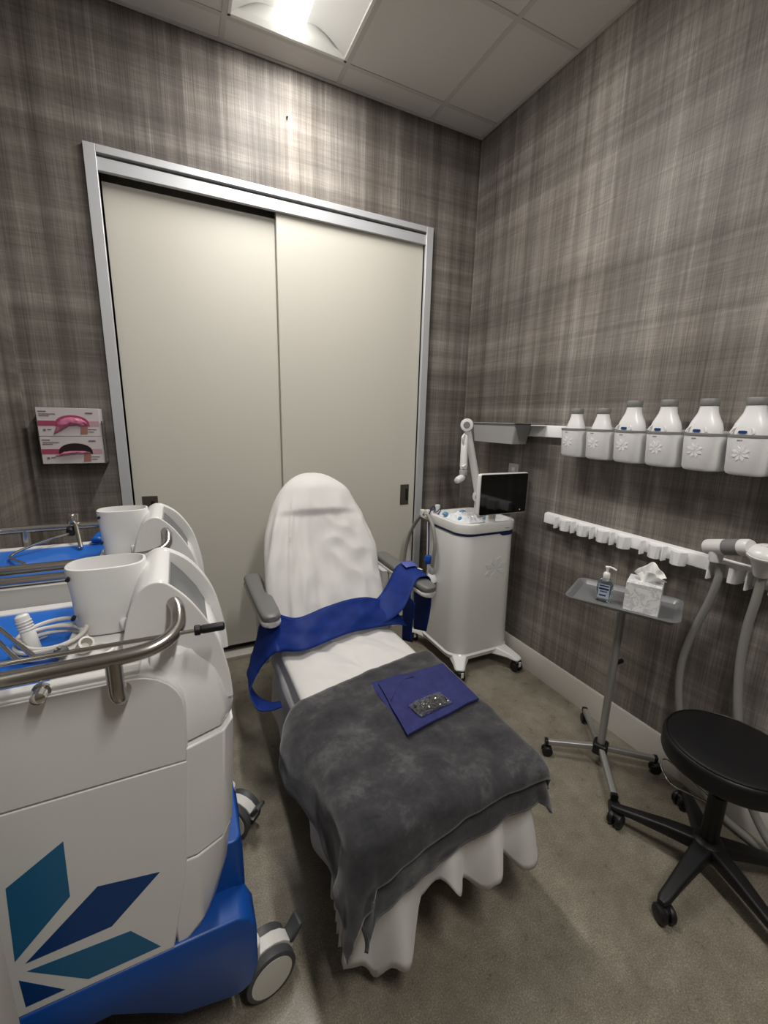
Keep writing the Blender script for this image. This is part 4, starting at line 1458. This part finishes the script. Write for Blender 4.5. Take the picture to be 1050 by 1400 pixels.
# ------------------------------------------------------------------ lower wall rail with clips and two handpieces
rl = thing('hose_rail', 'white lower wall rail with clips holding two hoses', 'rail', (W, 1.2, 1.02))
b = prism(bm_new(), [(W, .992), (W - .030, .995), (W - .030, 1.045), (W - .026, 1.052), (W, 1.056)], 'y', .30, 1.79)
obj('rail_body', b, 'cupwhite', rl, bevel=.002)
for yc in (1.640, 1.525, 1.405, 1.290, 1.135, 1.035):
    b = bm_new()
    bx(b, W - .062, W - .028, yc + .040, yc + .047, .985, 1.050)
    prism(b, [(W - .028, yc - .045), (W - .042, yc - .045), (W - .064, yc - .032), (W - .068, yc - .010), (W - .056, yc + .008), (W - .040, yc + .018), (W - .028, yc + .022)], 'z', .985, 1.046)
    obj('clip', b, 'cupwhite', rl, bevel=.002)
for yc in (.842, .712):
    b = bm_new()
    bx(b, W - .085, W - .028, yc + .036, yc + .044, .975, 1.052)
    prism(b, [(W - .028, yc - .062), (W - .075, yc - .058), (W - .086, yc - .046), (W - .086, yc - .030), (W - .060, yc - .026), (W - .028, yc - .024)], 'z', .985, 1.046)
    bx(b, W - .044, W - .028, yc - .03, yc + .04, .990, 1.046)
    obj('hose_bracket', b, 'cupwhite', rl, bevel=.003)
hp = thing('roller_handpiece', 'white barrel handpiece with a grey band hung on the lower rail', 'handpiece', (W - .07, .84, 1.06))
a0, a1 = Vector((W - .072, .905, 1.102)), Vector((W - .115, .745, 1.150))
ax = (a1 - a0).normalized()
L = (a1 - a0).length
b = bm_new()
lathe(b, [(.026, 0), (.030, .003), (.031, .010), (.031, L * .46)], a0, 30, ax)
obj('barrel', b, 'white', hp)
b = bm_new()
lathe(b, [(.0305, L * .46), (.0312, L * .465), (.0312, L * .80), (.0305, L * .805)], a0, 30, ax)
obj('grey_band', b, 'greyband', hp)
b = bm_new()
lathe(b, [(.031, L * .805), (.031, L * .95), (.027, L), (.012, L * 1.02)], a0, 30, ax)
obj('barrel_end', b, 'white', hp)
b = bm_new()
nk = a0 + ax * .045
lathe(b, [(.026, 0), (.026, .03), (.022, .060), (.016, .064)], (nk.x, nk.y, nk.z - .072 + .078 - .004), 24, (0, -.02, -1))
obj('neck', b, 'white', hp)
obj('hose', tube(bm_new(), [(W - .068, .848, 1.045), (W - .066, .848, .98), (W - .055, .872, .86), (W - .045, .912, .70), (W - .040, .930, .55), (W - .040, .915, .40), (W - .045, .87, .25), (W - .06, .78, .10), (W - .07, .66, .030), (W - .07, .45, .016), (W - .07, .20, .016)], .0145, 12, 8), 'hose', hp)
hp = thing('dome_handpiece', 'white mushroom-shaped handpiece on the lower rail at the right edge', 'handpiece', (W - .075, .715, 1.06))
b = bm_new()
axd = Vector((-.30, -.10, 1)).normalized()
lathe(b, [(.024, 0), (.032, .03), (.038, .06), (.050, .078), (.054, .086), (.054, .092), (.048, .104), (.030, .116), (.010, .120)], (W - .075, .715, 1.050), 36, axd)
hd = obj('head', b, 'white', hp)
b = bm_new()
lathe(b, [(.0545, .0835), (.0556, .085), (.0556, .0935), (.0535, .096)], (W - .075, .715, 1.050), 36, axd, cap=False)
obj('head_rim', b, 'white2', hd)
b = bm_new()
cc = Vector((W - .075, .715, 1.050)) + axd * .119
for k in range(4):
    bx(b, cc.x - .004, cc.x + .002, cc.y + .012 - .008 * k, cc.y + .017 - .008 * k, cc.z - .002, cc.z + .001)
obj('head_mark', b, 'tagink', hd)
obj('hose', tube(bm_new(), [(W - .072, .712, 1.055), (W - .068, .716, .96), (W - .058, .728, .82), (W - .052, .725, .66), (W - .05, .70, .48), (W - .055, .655, .30), (W - .07, .58, .14), (W - .10, .46, .05), (W - .12, .30, .018), (W - .12, .12, .016)], .0150, 12, 8), 'hose', hp)

# ------------------------------------------------------------------ glove boxes in a clear holder on the back wall
GX0, GX1, GZ0, GZ1 = -.606, -.352, 1.318, 1.586
gh = thing('glove_box_holder', 'clear acrylic wall holder around the two glove boxes', 'glove holder', ((GX0 + GX1) / 2, D, GZ0))
b = bm_new()
bx(b, GX0 - .006, GX1 + .008, D - .004, D - .001, GZ0 - .006, GZ1 - .05)
bx(b, GX0 - .006, GX1 + .008, D - .112, D - .004, GZ0 - .006, GZ0 - .003)
bx(b, GX0 - .006, GX0 - .003, D - .112, D - .004, GZ0 - .003, GZ1 - .06)
bx(b, GX1 + .005, GX1 + .008, D - .112, D - .004, GZ0 - .003, GZ1 - .06)
obj('acrylic_shell', b, 'acrylic', gh)
def glove_box(z0, z1, label, closed):
    t = thing('glove_box', label, 'glove box', ((GX0 + GX1) / 2, D - .056, z0), group='glove boxes in the wall holder')
    bod = obj('carton', bx(bm_new(), GX0, GX1, D - .106, D - .008, z0, z1), 'card', t, bevel=.0012)
    yf = D - .1066
    zm = (z0 + z1) / 2
    def stripe(name, m, pts, dy=0.0):
        obj(name, prism(bm_new(), pts, 'y', yf - .0006 - dy, yf + .0006 - dy), m, bod)
    stripe('pink_band', 'cardpink', [(GX0 + .002, zm - .018), (GX0 + .115, zm - .018), (GX0 + .115, zm + .006), (GX0 + .002, zm + .006)])
    stripe('pale_band', 'cardpale', [(GX1 - .075, zm - .018), (GX1 - .004, zm - .018), (GX1 - .004, zm + .006), (GX1 - .075, zm + .006)])
    hx = (GX0 + GX1) / 2 + .012
    n = 14
    arc = [(hx + .070 * math.cos(PI * k / n), zm - .014 + .048 * math.sin(PI * k / n) ** .8) for k in range(n + 1)]
    arc += [(hx + .070 * math.cos(PI - PI * k / n) * .98, zm - .022 + .010 * math.sin(PI * k / n)) for k in range(n + 1)]
    stripe('opening', 'cardpink' if closed else 'cardhole', arc, .0006)
    stripe('printed_arm', 'skin', [(hx + .032, zm - .020), (hx + .062, zm - .016), (hx + .058, zm - .056), (hx + .028, zm - .058)], .0009)
    b = bm_new()
    for (x0, x1, zz, h) in ((.008, .040, .050, .004), (.010, .075, .038, .003), (.010, .050, .030, .003), (.020, .030, -.038, .009), (.036, .052, -.036, .004), (.196, .226, .045, .006), (.200, .236, -.034, .003), (.200, .224, -.046, .003)):
        bx(b, GX0 + x0, GX0 + x1, yf - .0012, yf - .0002, zm + zz - h / 2, zm + zz + h / 2)
    obj('print', b, 'cardink', bod)
    b = bm_new()
    def gl(u, v):
        a = (u - .5) * 2
        x = hx + .062 * a - (.018 if closed else .030) * (1 - v)
        z = zm - .016 + (.040 if closed else .012) * (1 - a * a) ** .5 * v - (.040 if closed else .016) * (1 - v) * max(0, -a + .1)
        return Vector((x, yf - .004 - .014 * math.sin(PI * v) * (1 - a * a) - .004 * nz(a * 5, v * 5, z0), z + .004 * nz(a * 6, v * 4, 3)))
    grid(b, gl, 28, 12)
    obj('glove', b, 'pinkglove', t, solid=.001)
    return t
GM = (GZ0 + GZ1) / 2 - .004
glove_box(GM + .002, GZ1, 'upper glove box with a pink glove pulled out over its front', True)
glove_box(GZ0 - .002, GM, 'lower glove box with a dark arched opening', False)

# ------------------------------------------------------------------ small wall fittings
t = thing('wall_plate', 'beige outlet plate half hidden behind the monitor', 'outlet', (W, 2.11, 1.25))
obj('cover', prism(bm_new(), rrect(2.11, 1.245, .085, .125, .006, 3), 'x', W - .007, W - .0005), 'plate', t, bevel=.0015)
b = bm_new()
for z in (1.22, 1.27):
    bx(b, W - .0085, W - .006, 2.097, 2.123, z - .014, z + .014)
obj('socket', b, 'offwhite', t, bevel=.001)
b = bm_new()
cyl(b, (.654, D - .0005, 3.157), (.654, D - .014, 3.150), .004, 10, .001)
tag(obj('wall_nail', b, 'black'), 'tiny dark nail high on the wall above the doors', 'nail')
